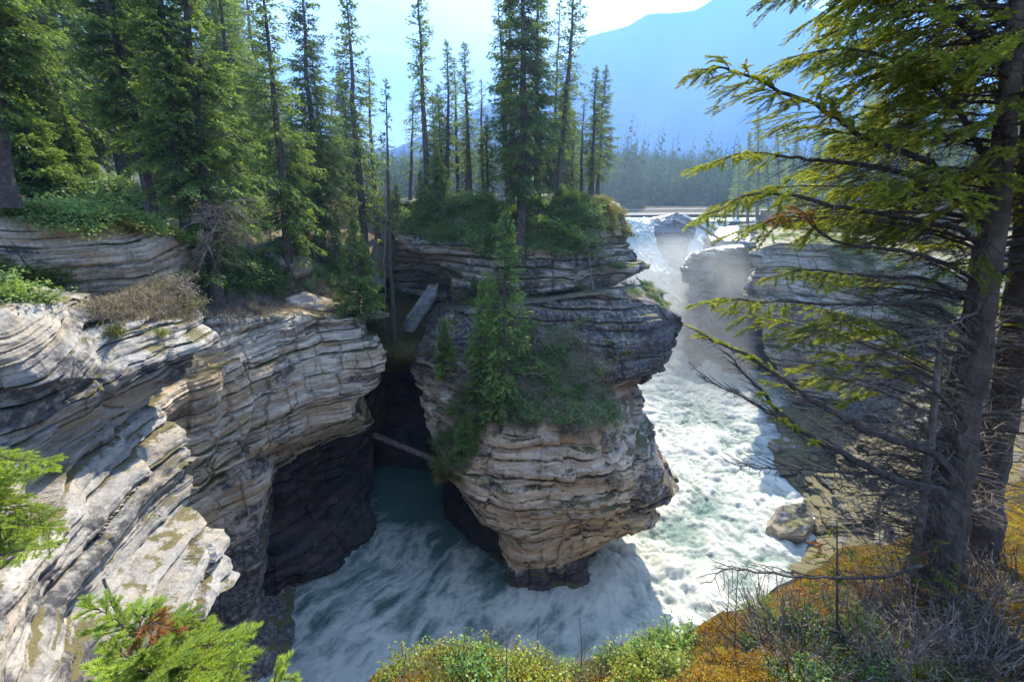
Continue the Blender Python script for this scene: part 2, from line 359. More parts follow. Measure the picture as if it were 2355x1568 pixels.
# ------------------------------------------------------------------ rock lofts
BVHV, BVHF, BVHN = [], [], [0]
def loft(name, rows, nr, nc, mat, label=None, back=6.0, inw=.35, amp=1.0, tilt=(0, 0), Tc=.95, Tf=.3, seed=1,
         side=(True, True), topback=None, lump=.35, facecam=True, kind='structure', blocky=1.0, collide=True, xyz=False, dark=None):
    C = np.array(rows, float) if xyz else np.array([[PY(*q) for q in r] for r in rows])
    if side[0]:
        c0 = C[:, :1].copy(); c0[:, :, 1] += back; c0[:, :, 0] += inw * back
        C = np.concatenate([c0, C], 1)
    if side[1]:
        c1 = C[:, -1:].copy(); c1[:, :, 1] += back; c1[:, :, 0] -= inw * back
        C = np.concatenate([C, c1], 1)
    if topback:
        c = C[:1].copy(); c[:, :, 1] += topback[0]; c[:, :, 0] += topback[1]; c[:, :, 2] += topback[2]
        C = np.concatenate([c, C], 0)
    G = catmull(C, nr); G = np.swapaxes(catmull(np.swapaxes(G, 0, 1).copy(), nc), 0, 1)
    du = np.gradient(G, axis=1); dv = np.gradient(G, axis=0)
    n = np.cross(dv, du); n /= np.linalg.norm(n, axis=2)[..., None] + 1e-9
    if facecam:
        mid = n[nr // 2, nc // 2]; v = np.array([0, 0, CAMZ]) - G[nr // 2, nc // 2]
        flip = (mid @ v) < 0
        if flip: n = -n
    # smooth the normals
    for _ in range(6):
        n[1:-1] = (n[:-2] + n[1:-1] * 2 + n[2:]) / 4; n[:, 1:-1] = (n[:, :-2] + n[:, 1:-1] * 2 + n[:, 2:]) / 4
    V = G.reshape(-1, 3); n = n.reshape(-1, 3)
    hn = n.copy(); hn[:, 2] = 0; hl = np.linalg.norm(hn, axis=1); hn /= hl[:, None] + 1e-6
    s = V[:, 2] + tilt[0] * V[:, 0] + tilt[1] * V[:, 1] + .9 * (fbm(V * .16, 3, seed + 50) - .5) + .36 * (fbm(V * .55, 3, seed + 60) - .5)
    disp = np.zeros(len(V))
    lat = V.copy()
    for T, A, B, fl, sd in ((Tc * 2.8, 1.0, .0, .16, 3), (Tc * 1.15, .42, .12, .26, 11), (Tf * 1.1, .085, .03, .6, 23), (Tf * .4, .02, .01, 1.5, 31)):
        q = s / T; q = q + .42 * np.sin(q * 1.7 + seed) * .9
        q = q + .35 * (vn(np.stack([V[:, 0] * fl * .5, V[:, 1] * fl * .5, s * 0], 1), seed + sd) - .5)
        k = np.floor(q); f = q - k
        pp = np.stack([V[:, 0] * fl, V[:, 1] * fl, k * 3.37 + .5], 1)
        pr = vn(pp, seed + sd)
        # blocky joints: snap part of the protrusion into plateaus
        prb = np.floor(pr * 5) / 5 + sstep(.75, 1, (pr * 5) % 1) / 5
        pr = pr * (1 - .75 * blocky) + prb * .75 * blocky
        bull = 1 - np.abs(2 * f - 1) ** 3
        msk = .25 + .75 * sstep(.35, .65, vn(np.stack([V[:, 0] * .35, V[:, 1] * .35, s * .45 / T], 1), seed + sd + 7))
        disp += msk * (A * (pr - .5) * 2 * amp + B * (bull - .8) * amp * 2)
        if T == Tc: gap = bull
    # bedding cracks: thin deep notches
    q = s / (Tc * .62) + .3 * np.sin(s * 2.1 + seed); k = np.floor(q); f = q - k
    has = vn(np.stack([V[:, 0] * .22, V[:, 1] * .22, k * 5.1 + .5], 1), seed + 77)
    disp -= .34 * amp * sstep(.47, .62, has) * (1 - sstep(0.0, .13, np.minimum(f, 1 - f)))
    # vertical joints, per bed
    kk = np.floor(s / (Tc * 1.3)); j = (V[:, 0] * .8 + V[:, 1] * .5 + hsh(kk, kk * 0, kk * 0, seed) * 9) / 1.9
    jj = np.abs(((j + .3 * vn(V * .7, seed + 5)) % 1) - .5); hj = hsh(np.floor(j), kk, kk * 0, seed + 9)
    disp -= .16 * amp * (1 - sstep(0, .035, jj)) * (hj > .45)
    for T2, A2, W2, o2 in ((Tc * 1.3, .30, 1.9, 0), (Tc * .6, .16, .9, 3), (Tc * 2.3, .34, 3.3, 6)):
        kk = np.floor(s / T2 + .4 * (vn(V * .4, seed + 140) - .5)); j = (V[:, 0] * .8 + V[:, 1] * .5 + hsh(kk, kk * 0, kk * 0, seed + o2) * 9 + .5 * vn(V * .8, seed + 141)) / W2
        disp += A2 * amp * (hsh(np.floor(j), kk, kk * 0, seed + 30 + o2) - .5) * 1.5
    disp += lump * ((fbm(V * .45, 4, seed + 90) - .5) * 2.4 + 1.4 * (vn(V * .27, seed + 92) - .5)) + .08 * (fbm(V * 3.1, 4, seed + 91) - .5) * 2
    V2 = V + hn * (disp * np.clip(hl * 1.4, 0, 1))[:, None]
    V2[:, 2] += (1 - np.clip(hl * 1.2, 0, 1)) * (.22 * (fbm(V * .8, 4, seed + 95) - .5) * 2)
    # a little vertical wobble so the beds are not ruled lines
    V2[:, 2] += .05 * (fbm(V * 1.7, 3, seed + 99) - .5)
    i = np.arange(nr - 1)[:, None] * nc; jx = np.arange(nc - 1)[None, :]
    Q = np.stack([i + jx, i + jx + 1, i + nc + jx + 1, i + nc + jx], -1).reshape(-1, 4)
    if not (facecam and flip): pass
    else: Q = Q[:, ::-1]
    o = mesh(name, V2, Q, mat=mat, attrs={'strata': s, 'dark': np.zeros(len(V2)) if dark is None else dark(V2)}, smooth=True)
    try: o.data.set_sharp_from_angle(angle=math.radians(42))
    except Exception: pass
    tag(o, label, None, None, kind)
    if collide:
        st = 1
        BVHV.append(V2); BVHF.append(Q + BVHN[0]); BVHN[0] += len(V2)
    return o

# ---- island: forested cap and upper cliff
loft('rock_island_cap', [
 [(905,458,36),(980,452,36),(1080,450,36),(1160,452,36),(1240,452,36),(1320,448,36),(1390,452,36),(1425,470,34)],
 [(922,470,31),(1000,458,29.5),(1080,452,28.5),(1160,455,28),(1240,460,27),(1320,448,27),(1395,458,28),(1442,492,29.5)],
 [(915,520,30.5),(990,515,28.4),(1080,512,27.2),(1160,512,26.6),(1240,512,26),(1320,500,26.2),(1400,505,27.2),(1456,525,29.2)],
 [(905,565,30),(985,568,27.4),(1080,572,26.2),(1160,575,25.6),(1240,570,25.2),(1320,562,25.4),(1405,555,26.4),(1474,560,28.6)],
 [(898,610,31.5),(1005,612,29),(1060,618,26.2),(1160,620,25.5),(1240,620,25.1),(1320,612,25.2),(1410,600,26.1),(1502,602,28)],
 [(898,650,32.5),(1015,655,31),(1062,664,26.4),(1160,668,25.6),(1240,668,25.2),(1320,655,25.4),(1400,640,26.2),(1482,630,28)],
 [(900,720,33),(1020,720,32),(1070,715,27.8),(1160,710,26.8),(1240,710,26.6),(1320,700,26.8),(1390,680,27.5),(1425,655,28.5)],
 [(900,800,33),(1020,790,32),(1080,770,29),(1160,760,28),(1240,760,28),(1320,750,28),(1390,730,28.5),(1420,700,29.5)],
], 330, 520, M_island, 'upper cliff and forested cap of the rock island in midstream', seed=3, amp=1.0, back=9, Tc=1.1, topback=(14, 0, .3))
# ---- island: middle shelf, brushy slope and pale lower block
loft('rock_island', [
 [(985,700,29),(1060,690,28),(1120,680,27.5),(1200,675,27),(1300,668,27),(1400,660,27),(1480,652,27.5),(1530,664,28)],
 [(960,765,26.4),(1010,725,25.2),(1080,715,24.2),(1180,702,23.5),(1280,692,23.2),(1380,682,23.4),(1490,690,24.3),(1572,718,25.4)],
 [(940,800,25.2),(990,775,24),(1070,770,23.3),(1170,755,23),(1280,742,22.7),(1390,735,22.7),(1500,730,23.4),(1606,742,24.8)],
 [(932,835,24.5),(985,825,23.2),(1060,820,22.7),(1160,812,22.4),(1280,805,22.2),(1400,795,22),(1500,785,22.8),(1588,788,24.3)],
 [(952,868,24.2),(1000,870,23),(1070,865,22),(1160,862,21.6),(1280,858,21.4),(1390,850,21.4),(1470,845,22.4),(1534,838,24)],
 [(974,905,23.9),(1010,920,22.7),(1070,920,21),(1160,918,20.6),(1280,910,20.4),(1370,900,20.9),(1430,890,22.2),(1478,880,24)],
 [(982,955,23.3),(1010,980,21.8),(1060,1000,20.2),(1150,982,19.6),(1260,972,19.3),(1360,978,19.6),(1440,965,21.5),(1492,955,23.5)],
 [(990,1020,22.6),(1030,1050,20.7),(1070,1055,19.3),(1150,1035,18.9),(1260,1025,18.7),(1370,1035,19.0),(1450,1030,20.8),(1500,1010,22.8)],
 [(1020,1075,21.8),(1045,1095,20.1),(1085,1105,19.0),(1160,1095,18.7),(1260,1085,18.4),(1380,1090,18.6),(1460,1080,20),(1528,1070,21.6)],
 [(1060,1130,20.8),(1075,1145,19.5),(1105,1155,18.9),(1170,1150,18.6),(1260,1145,18.4),(1370,1140,18.4),(1460,1130,19.6),(1545,1118,21.1)],
 [(1085,1165,20.4),(1105,1175,19.3),(1130,1182,18.8),(1180,1180,18.6),(1265,1172,18.5),(1360,1163,18.7),(1430,1154,19.6),(1462,1148,21)],
 [(1105,1190,20.2),(1125,1203,19.2),(1145,1205,18.8),(1190,1205,18.6),(1270,1195,18.6),(1350,1185,18.8),(1420,1172,19.5),(1478,1182,20.6)],
 [(1150,1215,20.2),(1160,1222,19.4),(1172,1226,19.1),(1205,1228,18.9),(1270,1220,18.8),(1340,1210,19.1),(1400,1200,19.8),(1452,1202,21)],
 [(1150,1240,20),(1160,1250,19.2),(1170,1252,18.9),(1200,1250,18.5),(1270,1245,18.7),(1320,1238,19),(1375,1228,19.8),(1412,1222,21.2)],
 [(1160,1295,19.0),(1168,1300,18.7),(1180,1305,18.5),(1210,1305,18.5),(1260,1300,18.7),(1310,1292,19),(1345,1285,19.5),(1352,1280,20.2)],
 [(1176,1345,18.6),(1180,1350,18.5),(1192,1352,18.4),(1215,1350,18.5),(1262,1344,18.7),(1305,1338,18.9),(1333,1330,19.1),(1345,1318,19.6)],
 [(1180,1395,18.3),(1182,1397,18.3),(1192,1400,18.2),(1215,1400,18.2),(1262,1394,18.4),(1305,1388,18.6),(1333,1380,18.8),(1345,1370,19.2)],
], 640, 460, M_islandlow, 'stacked sandstone ledges of the rock island above the rapids', seed=7, amp=.92, back=5, inw=.1, lump=.38, Tc=1.15, Tf=.36,
 dark=lambda V: np.clip(sstep(9.0, 11.5, V[:, 2] + 2.0 * (fbm(V * .5, 3, 4) - .5)) + .8 * sstep(5.5, 8.5, V[:, 0]) * sstep(2.5, 4, V[:, 2]) - .9 * sstep(4.4, 2.6, V[:, 2]) * sstep(1.0, 1.6, V[:, 2]) + 2.2 * sstep(1.5, .9, V[:, 2] + .5 * fbm(V * .8, 3, 3)), -1, 2))
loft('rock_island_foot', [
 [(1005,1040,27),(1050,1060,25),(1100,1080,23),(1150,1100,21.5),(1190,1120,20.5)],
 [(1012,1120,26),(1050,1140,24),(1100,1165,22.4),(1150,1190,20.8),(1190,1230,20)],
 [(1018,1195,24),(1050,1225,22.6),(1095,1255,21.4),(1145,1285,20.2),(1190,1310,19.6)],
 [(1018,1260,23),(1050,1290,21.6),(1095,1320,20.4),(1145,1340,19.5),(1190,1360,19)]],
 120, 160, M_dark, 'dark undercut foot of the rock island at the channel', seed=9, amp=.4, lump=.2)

# ---- left bank
loft('left_cliff', [
 [(120,650,14),(240,650,15.5),(370,650,17.5),(480,655,19.5),(590,670,21),(690,695,22.5),(790,715,24),(852,726,25)],
 [(120,725,10.8),(240,730,11.4),(380,738,13.2),(500,730,15.2),(600,727,17.2),(700,724,19.2),(800,730,20.9),(862,736,22)],
 [(120,780,10.2),(240,785,10.9),(380,785,12.7),(500,770,14.8),(600,765,16.8),(700,760,18.8),(800,762,20.5),(866,765,21.6)],
 [(130,840,10),(250,845,10.7),(380,830,12.5),(500,815,14.5),(600,805,16.5),(700,795,18.5),(800,795,20.2),(874,800,21.3)],
 [(130,920,9.8),(250,930,10.5),(380,905,12.2),(500,890,14.1),(600,880,16.1),(700,865,18.1),(800,855,19.8),(888,852,20.7)],
 [(120,1010,9.7),(240,1010,10.4),(380,1000,12),(500,985,13.9),(600,960,15.9),(700,930,17.8),(790,905,19.6),(868,888,20.7)],
 [(120,1090,9.6),(240,1080,10.4),(370,1075,11.9),(480,1050,13.8),(570,1020,15.5),(660,975,17.4),(760,940,19.2),(840,918,20.5)],
 [(120,1180,9.7),(240,1170,10.5),(350,1150,11.9),(450,1125,13.4),(540,1080,15),(620,1035,16.6),(730,985,18.7),(836,948,20.4)],
 [(120,1230,10.6),(240,1215,11.5),(350,1190,12.9),(450,1160,14.6),(560,1115,17),(650,1060,19),(760,1005,21.2),(845,965,22.6)],
 [(120,1250,12),(240,1235,13),(350,1210,15),(450,1180,17),(580,1130,20),(680,1070,22),(790,1010,24),(850,970,26)],
], 620, 640, M_wall, 'layered cream and ochre sandstone wall of the left bank', seed=21, amp=.76, back=7, side=(False, True), inw=.4, lump=.22)
loft('left_cliff_pillar', [
 [(190,1120,11.4),(300,1110,12.6),(400,1080,14),(500,1050,15.6),(580,1040,17),(612,1050,17.6)],
 [(190,1180,10.9),(300,1165,11.9),(400,1140,13.3),(500,1110,14.8),(580,1085,16),(618,1090,16.6)],
 [(200,1250,10.7),(300,1235,11.8),(400,1215,13.1),(490,1185,14.5),(560,1165,15.4),(608,1160,16.2)],
 [(200,1330,10.7),(300,1320,11.9),(400,1300,13.2),(480,1280,14.4),(550,1262,15.3),(600,1252,16)],
 [(210,1400,10.9),(300,1400,12),(390,1380,13.3),(470,1360,14.3),(540,1350,15.1),(588,1340,15.8)],
 [(230,1480,11.2),(320,1475,12.1),(400,1465,13.1),(470,1455,13.9),(540,1440,14.8),(590,1430,15.7)],
 [(250,1560,11.1),(340,1550,11.9),(420,1540,12.7),(500,1520,13.6),(570,1490,14.5),(630,1455,15.6)],
 [(260,1640,10.7),(350,1630,11.4),(430,1620,12.1),(520,1595,13),(610,1560,13.9),(690,1535,14.4)],
 [(260,1740,10.2),(350,1730,10.8),(430,1720,11.4),(530,1690,12.2),(630,1650,13),(720,1610,13.4)],
], 330, 330, M_wall, 'stained lower pillar of the left bank standing in the pool', seed=27, amp=.42, back=5, side=(False, True), tilt=(.12, -.1), lump=.25,
 dark=lambda V: 1.0 * sstep(7.5, 4.5, V[:, 2] + 2.5 * (fbm(V * .5, 3, 4) - .5)))
loft('near_slabs', [
 [(-250,640,8),(-130,640,8.4),(-30,645,8.9),(60,660,9.6),(130,675,10.2),(190,688,10.8)],
 [(-250,720,6.6),(-130,712,7),(-30,705,7.5),(60,702,8.2),(130,698,9),(205,715,9.6)],
 [(-250,830,6.2),(-130,825,6.6),(-30,820,7),(80,820,7.6),(180,812,8.3),(262,800,9.2)],
 [(-250,900,6.0),(-130,900,6.4),(-30,890,6.8),(90,880,7.3),(200,868,8),(305,866,8.9)],
 [(-250,980,6.0),(-130,975,6.3),(-30,970,6.6),(80,960,7.1),(180,945,7.8),(288,925,8.6)],
 [(-250,1060,5.6),(-130,1055,5.9),(-30,1050,6.3),(60,1040,6.8),(140,1030,7.5),(222,1020,8.4)],
 [(-250,1140,5.2),(-130,1135,5.5),(-30,1130,5.9),(60,1120,6.4),(140,1110,7.1),(222,1100,8)],
 [(-250,1230,4.8),(-130,1225,5.1),(-30,1220,5.5),(70,1210,6),(150,1200,6.7),(240,1195,7.4)],
 [(-250,1330,4.3),(-130,1325,4.7),(-30,1320,5.1),(60,1310,5.6),(140,1300,6.2),(232,1290,7)],
 [(-250,1430,3.9),(-130,1425,4.3),(-30,1420,4.7),(60,1415,5.1),(130,1405,5.7),(200,1400,6.4)],
 [(-250,1520,3.5),(-130,1515,3.9),(-30,1510,4.3),(60,1505,4.7),(150,1495,5.2),(240,1480,5.9)],
 [(-250,1660,3),(-130,1660,3.3),(-30,1660,3.7),(60,1660,4.1),(160,1650,4.6),(290,1640,5.3)],
], 620, 360, M_near, 'sunlit pale grey slabs stepping down at the left edge', seed=33, amp=.62, back=3, side=(False, True), inw=.0, lump=.30, tilt=(.10, -.06), Tc=.62, Tf=.24)
loft('upper_slabs', [
 [(-200,462,15),(-60,464,16),(60,470,17),(180,478,18),(300,490,20),(400,510,22),(480,560,24)],
 [(-200,480,10.5),(-60,480,11),(60,482,11.6),(180,490,12.4),(280,500,13.3),(370,520,14.6),(452,562,16.5)],
 [(-200,540,10.2),(-60,540,10.7),(60,540,11.3),(180,545,12.1),(280,552,13),(370,570,14.2),(456,600,16)],
 [(-200,600,10.3),(-60,600,10.7),(60,600,11.3),(170,605,12),(270,610,12.8),(360,618,14),(440,640,15.6)],
 [(-200,660,10.4),(-60,660,10.8),(60,660,11.4),(160,662,12.1),(250,662,12.8),(330,664,13.6),(400,680,15)],
 [(-200,730,10.8),(-60,730,11.2),(60,725,11.8),(160,720,12.5),(250,715,13.2),(330,710,14),(400,715,15.2)],
], 300, 420, M_wall, 'upper tier of wavy sandstone beds under the left forest', seed=41, amp=.38, back=5, side=(False, True), lump=.2, tilt=(.22, -.1), Tc=.7)
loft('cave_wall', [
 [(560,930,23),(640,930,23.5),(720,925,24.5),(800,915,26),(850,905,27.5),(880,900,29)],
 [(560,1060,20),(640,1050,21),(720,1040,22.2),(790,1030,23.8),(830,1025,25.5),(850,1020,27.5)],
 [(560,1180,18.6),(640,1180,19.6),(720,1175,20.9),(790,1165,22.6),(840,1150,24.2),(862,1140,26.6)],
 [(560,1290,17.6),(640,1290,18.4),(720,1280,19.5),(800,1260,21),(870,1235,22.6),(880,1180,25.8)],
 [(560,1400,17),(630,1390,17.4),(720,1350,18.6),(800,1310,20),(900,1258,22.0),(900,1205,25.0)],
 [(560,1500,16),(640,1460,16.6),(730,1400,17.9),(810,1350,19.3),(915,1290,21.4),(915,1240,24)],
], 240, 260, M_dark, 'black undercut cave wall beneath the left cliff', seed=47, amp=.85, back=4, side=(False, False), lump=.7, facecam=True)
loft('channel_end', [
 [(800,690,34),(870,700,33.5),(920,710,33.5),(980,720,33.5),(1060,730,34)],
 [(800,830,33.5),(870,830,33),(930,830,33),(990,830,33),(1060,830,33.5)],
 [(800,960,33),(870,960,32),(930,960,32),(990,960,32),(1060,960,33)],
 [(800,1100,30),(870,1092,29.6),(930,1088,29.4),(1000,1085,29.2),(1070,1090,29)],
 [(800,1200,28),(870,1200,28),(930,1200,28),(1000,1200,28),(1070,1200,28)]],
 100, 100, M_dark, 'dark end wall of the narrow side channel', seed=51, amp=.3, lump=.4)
loft('gully_fill', [
 [(800,640,34),(850,650,34),(900,655,34),(960,660,34),(1030,670,34)],
 [(800,700,29),(850,700,29),(895,700,29),(950,710,29),(1020,720,29)],
 [(810,760,25.5),(850,765,25.5),(890,775,25.5),(930,770,25.6),(1000,760,26)],
 [(820,800,24),(860,805,23.8),(890,812,23.6),(930,810,23.8),(980,800,24.4)],
 [(820,830,24),(860,835,24),(895,840,24),(930,840,24),(980,830,24.5)],
 [(820,850,29),(860,852,30),(895,855,30),(930,855,30),(980,850,30)]],
 150, 160, soil_mat('gully_moss', (.04, .032, .012), (.085, .065, .02), (.07, .075, .02), 2.0), 'mossy jammed rubble roofing the side channel', seed=53, amp=.25, lump=.7, side=(False, False))
# ---- right bank and falls
loft('far_right_cliff_grey', [
 [(1600,590,66),(1635,578,66),(1680,566,66),(1740,560,64),(1850,562,62)],
 [(1568,600,60),(1600,582,60),(1660,568,60),(1730,565,59),(1850,570,58)],
 [(1568,640,59),(1600,635,58.5),(1660,630,58),(1730,630,57),(1850,630,56)],
 [(1590,690,57),(1615,690,56.5),(1660,690,56),(1730,690,55),(1850,690,54)],
 [(1572,760,54),(1605,760,53.5),(1660,760,53),(1730,760,52),(1850,760,51)],
 [(1570,830,51),(1610,830,50.5),(1660,830,50),(1730,830,49.5),(1850,830,49)],
 [(1572,868,48.5),(1615,882,47.6),(1660,895,47),(1730,905,46.5),(1850,900,46)],
 [(1575,920,46),(1615,935,45.2),(1660,950,44.5),(1730,955,44),(1850,950,43.5)]],
 300, 200, M_rightgrey, 'wet grey rock shelf beside the falls in the spray', seed=61, amp=1.7, back=9, side=(True, False), inw=.5, lump=.5, Tc=1.5, Tf=.5)
loft('far_right_cliff_tan', [
 [(1745,548,50),(1800,545,50),(1900,545,48),(2010,550,46),(2120,570,42),(2240,600,38)],
 [(1722,580,43),(1790,560,42.5),(1900,562,41.5),(2010,575,40),(2120,600,37),(2240,640,33)],
 [(1735,620,42.4),(1800,615,42),(1900,620,41),(2000,635,39),(2120,670,36),(2240,720,32)],
 [(1708,665,42.5),(1780,670,41.5),(1890,680,40),(2000,700,38),(2120,740,34.5),(2240,800,30)],
 [(1742,735,42),(1800,745,41),(1890,760,39.5),(2000,780,37),(2120,830,33),(2240,900,28)],
 [(1765,815,41.8),(1820,830,40.6),(1900,850,39),(2000,880,36),(2120,930,31),(2240,1000,26)],
 [(1800,880,41),(1845,900,39.8),(1920,930,38),(2010,970,34),(2120,1030,29),(2240,1100,24)],
 [(1830,940,40),(1870,975,37.6),(1930,1010,35),(2010,1060,31.5),(2120,1130,26.5),(2240,1200,21.5)],
 [(1840,1000,36.2),(1880,1030,34.2),(1940,1070,31.8),(2010,1120,28.8),(2120,1200,24),(2240,1270,20)]],
 420, 420, M_right, 'tan and grey sandstone buttress of the right bank', seed=67, amp=.9, back=8, side=(True, False), inw=.68, lump=.5, Tc=1.2, Tf=.4, topback=(12, 4, .5))
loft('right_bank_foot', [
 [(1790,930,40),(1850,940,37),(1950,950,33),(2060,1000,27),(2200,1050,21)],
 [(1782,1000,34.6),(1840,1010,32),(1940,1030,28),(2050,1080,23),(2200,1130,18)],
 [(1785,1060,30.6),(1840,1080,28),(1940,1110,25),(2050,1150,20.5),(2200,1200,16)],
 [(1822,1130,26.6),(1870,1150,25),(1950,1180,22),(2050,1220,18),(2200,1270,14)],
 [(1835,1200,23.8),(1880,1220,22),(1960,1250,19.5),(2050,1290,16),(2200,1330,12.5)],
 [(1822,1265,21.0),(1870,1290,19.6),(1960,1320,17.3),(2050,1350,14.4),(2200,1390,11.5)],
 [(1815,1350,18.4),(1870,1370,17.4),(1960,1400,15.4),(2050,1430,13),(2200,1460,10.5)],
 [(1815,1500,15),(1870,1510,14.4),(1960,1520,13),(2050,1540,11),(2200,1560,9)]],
 330, 260, M_rightshade, 'lower right bank ledges at the edge of the rapids', seed=71, amp=1.25, back=4, side=(False, False), lump=.8, Tc=.8)
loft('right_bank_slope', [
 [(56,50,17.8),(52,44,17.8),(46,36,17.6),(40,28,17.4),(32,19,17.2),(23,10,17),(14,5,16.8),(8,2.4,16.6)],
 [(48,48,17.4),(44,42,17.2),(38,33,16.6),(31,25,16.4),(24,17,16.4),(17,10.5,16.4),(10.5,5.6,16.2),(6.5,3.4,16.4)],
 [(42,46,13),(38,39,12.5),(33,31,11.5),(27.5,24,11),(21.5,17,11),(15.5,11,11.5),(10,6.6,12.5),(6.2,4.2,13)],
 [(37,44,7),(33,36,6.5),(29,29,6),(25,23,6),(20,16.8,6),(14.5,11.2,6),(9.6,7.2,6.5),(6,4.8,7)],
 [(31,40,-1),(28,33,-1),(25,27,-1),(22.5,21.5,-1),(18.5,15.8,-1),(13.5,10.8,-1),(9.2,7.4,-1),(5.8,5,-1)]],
 330, 420, M_rightshade, 'rocky wooded slope of the right bank', seed=73, amp=.6, xyz=True, side=(False, False), lump=.7)
loft('mid_falls_rock', [
 [(1470,508,84),(1500,500,84),(1530,496,84),(1565,492,84),(1590,500,84)],
 [(1466,516,80),(1490,506,79),(1525,500,78),(1560,488,78),(1600,512,79)],
 [(1478,545,77),(1500,540,76),(1530,538,75.5),(1565,538,75.5),(1602,545,77)],
 [(1492,580,75),(1515,580,74),(1540,580,73.5),(1570,582,73.5),(1598,585,75)],
 [(1520,615,73),(1535,618,72),(1550,622,71.5),(1570,625,71.5),(1592,625,73)],
 [(1540,680,71),(1550,680,70.5),(1560,680,70),(1575,680,70),(1590,680,71)]],
 150, 150, M_rightgrey, 'grey rock fin splitting the waterfall', seed=75, amp=1.0, back=3, inw=.4, side=(True, False), lump=.5, Tc=1.6, Tf=.6)
loft('falls_right_shoulder', [
 [(1640,515,84),(1690,512,84),(1740,512,80),(1850,520,76)],
 [(1650,525,77),(1690,522,76),(1750,520,73),(1850,530,70)],
 [(1630,560,72),(1680,556,70),(1750,555,67),(1850,560,64)],
 [(1610,600,70),(1680,600,68),(1750,600,65),(1850,600,62)]],
 110, 120, M_rightgrey, 'wet stepped rock right of the second chute', seed=77, amp=.9, back=6, lump=.6, Tc=1.4, Tf=.5, side=(True, False))

# ------------------------------------------------------------------ terrain
def inpoly(x, y, poly):
    r = np.zeros(x.shape, bool); n = len(poly); j = n - 1
    for i in range(n):
        xi, yi = poly[i]; xj, yj = poly[j]
        r ^= ((yi > y) != (yj > y)) & (x < (xj - xi) * (y - yi) / (yj - yi + 1e-12) + xi); j = i
    return r
LEFTP = [(-400, -60), (-14, -60), (-12.5, 4), (-14.5, 9), (-16.5, 13), (-17, 17), (-15.5, 21), (-13, 26), (-11.5, 30), (-9.5, 34), (-3, 40), (0, 48), (6, 56), (11, 68), (13, 75), (0, 79), (-60, 84), (-400, 90)]
RIGHTP = [(44, 80), (38, 68), (35, 58), (38, 51), (44, 46), (46, 40), (41, 32), (34, 23), (26, 14), (17, 7), (9, 3.0), (7, 1), (5.5, -60), (400, -60), (400, 90), (60, 84)]
def gz(x, y):
    x = np.asarray(x, float); y = np.asarray(y, float)
    p = np.stack([x * .11, y * .11, x * 0], 1)
    b = 19.6 + 1.3 * fbm(p, 3, 5) + np.clip((-x - 15) * .05, 0, 6)
    right = 17.5 + 1.5 * fbm(p, 3, 6) + np.clip((x - 40) * .06, 0, 5)
    far = 16.6 + np.clip((y - 93) * .022, 0, 1.2) + np.clip((y - 170) * .085, 0, 60) * (1 + .25 * np.sin(x * .012 + .5)) * np.clip(1.15 - (x - 60) * .0012, .5, 1.6) + 1.2 * fbm(p * .2, 3, 9)
    z = np.full(x.shape, -2.5)
    z = np.where(inpoly(x, y, LEFTP), b, z); z = np.where(inpoly(x, y, RIGHTP), right, z)
    up = (y > 79.5) & (z < 0)
    z = np.where(up, 15.4, z)                      # bed of the upper river
    z = np.where(y > 92, np.maximum(far, 16.6), z)
    return z
def axis(segs):
    out = []
    for a, b, st in segs: out.append(np.arange(a, b, st))
    out.append(np.array([segs[-1][1]])); return np.concatenate(out)
xs = axis([(-6000, -600, 300), (-600, -100, 20), (-100, 100, 1.0), (100, 600, 20), (600, 6000, 300)])
ys = axis([(-3000, -80, 120), (-80, 120, 1.0), (120, 600, 8), (600, 6000, 200)])
X, Y = np.meshgrid(xs, ys); Z = gz(X.ravel(), Y.ravel())
nx = len(xs); ny = len(ys)
i = np.arange(ny - 1)[:, None] * nx; j = np.arange(nx - 1)[None, :]
Q = np.stack([i + j, i + j + 1, i + nx + j + 1, i + nx + j], -1).reshape(-1, 4)
V = np.stack([X.ravel(), Y.ravel(), Z], 1)
# drop the steep faces that only bridge bank top and gorge bed (the cliffs stand there)
tag(mesh('ground', V, Q, mat=M_floor), 'forest floor and river bed', kind='structure')
BVHV.append(V); BVHF.append(Q + BVHN[0]); BVHN[0] += len(V)

def terr(name, rows, nr, nc, mat, label, seed=0, amp=.2, fr=.8, bumps=(), xyz=False):
    C = np.array(rows) if xyz else np.array([[PY(*q) for q in r] for r in rows])
    G = catmull(C, nr); G = np.swapaxes(catmull(np.swapaxes(G, 0, 1).copy(), nc), 0, 1); V = G.reshape(-1, 3).copy()
    V[:, 2] += amp * (fbm(V * fr, 5, seed) - .5) * 2 + amp * .35 * (fbm(V * fr * 5, 3, seed + 3) - .5)
    for (bx, by, bY, bh, bs) in bumps:
        c = PY(bx, by, bY); V[:, 2] += bh * np.exp(-((V[:, 0] - c[0]) ** 2 + (V[:, 1] - c[1]) ** 2) / bs ** 2)
    i = np.arange(nr - 1)[:, None] * nc; jx = np.arange(nc - 1)[None, :]
    Q = np.stack([i + jx, i + jx + 1, i + nc + jx + 1, i + nc + jx], -1).reshape(-1, 4)
    o = tag(mesh(name, V, Q, mat=mat), label, kind='structure')
    BVHV.append(V); BVHF.append(Q + BVHN[0]); BVHN[0] += len(V); return o
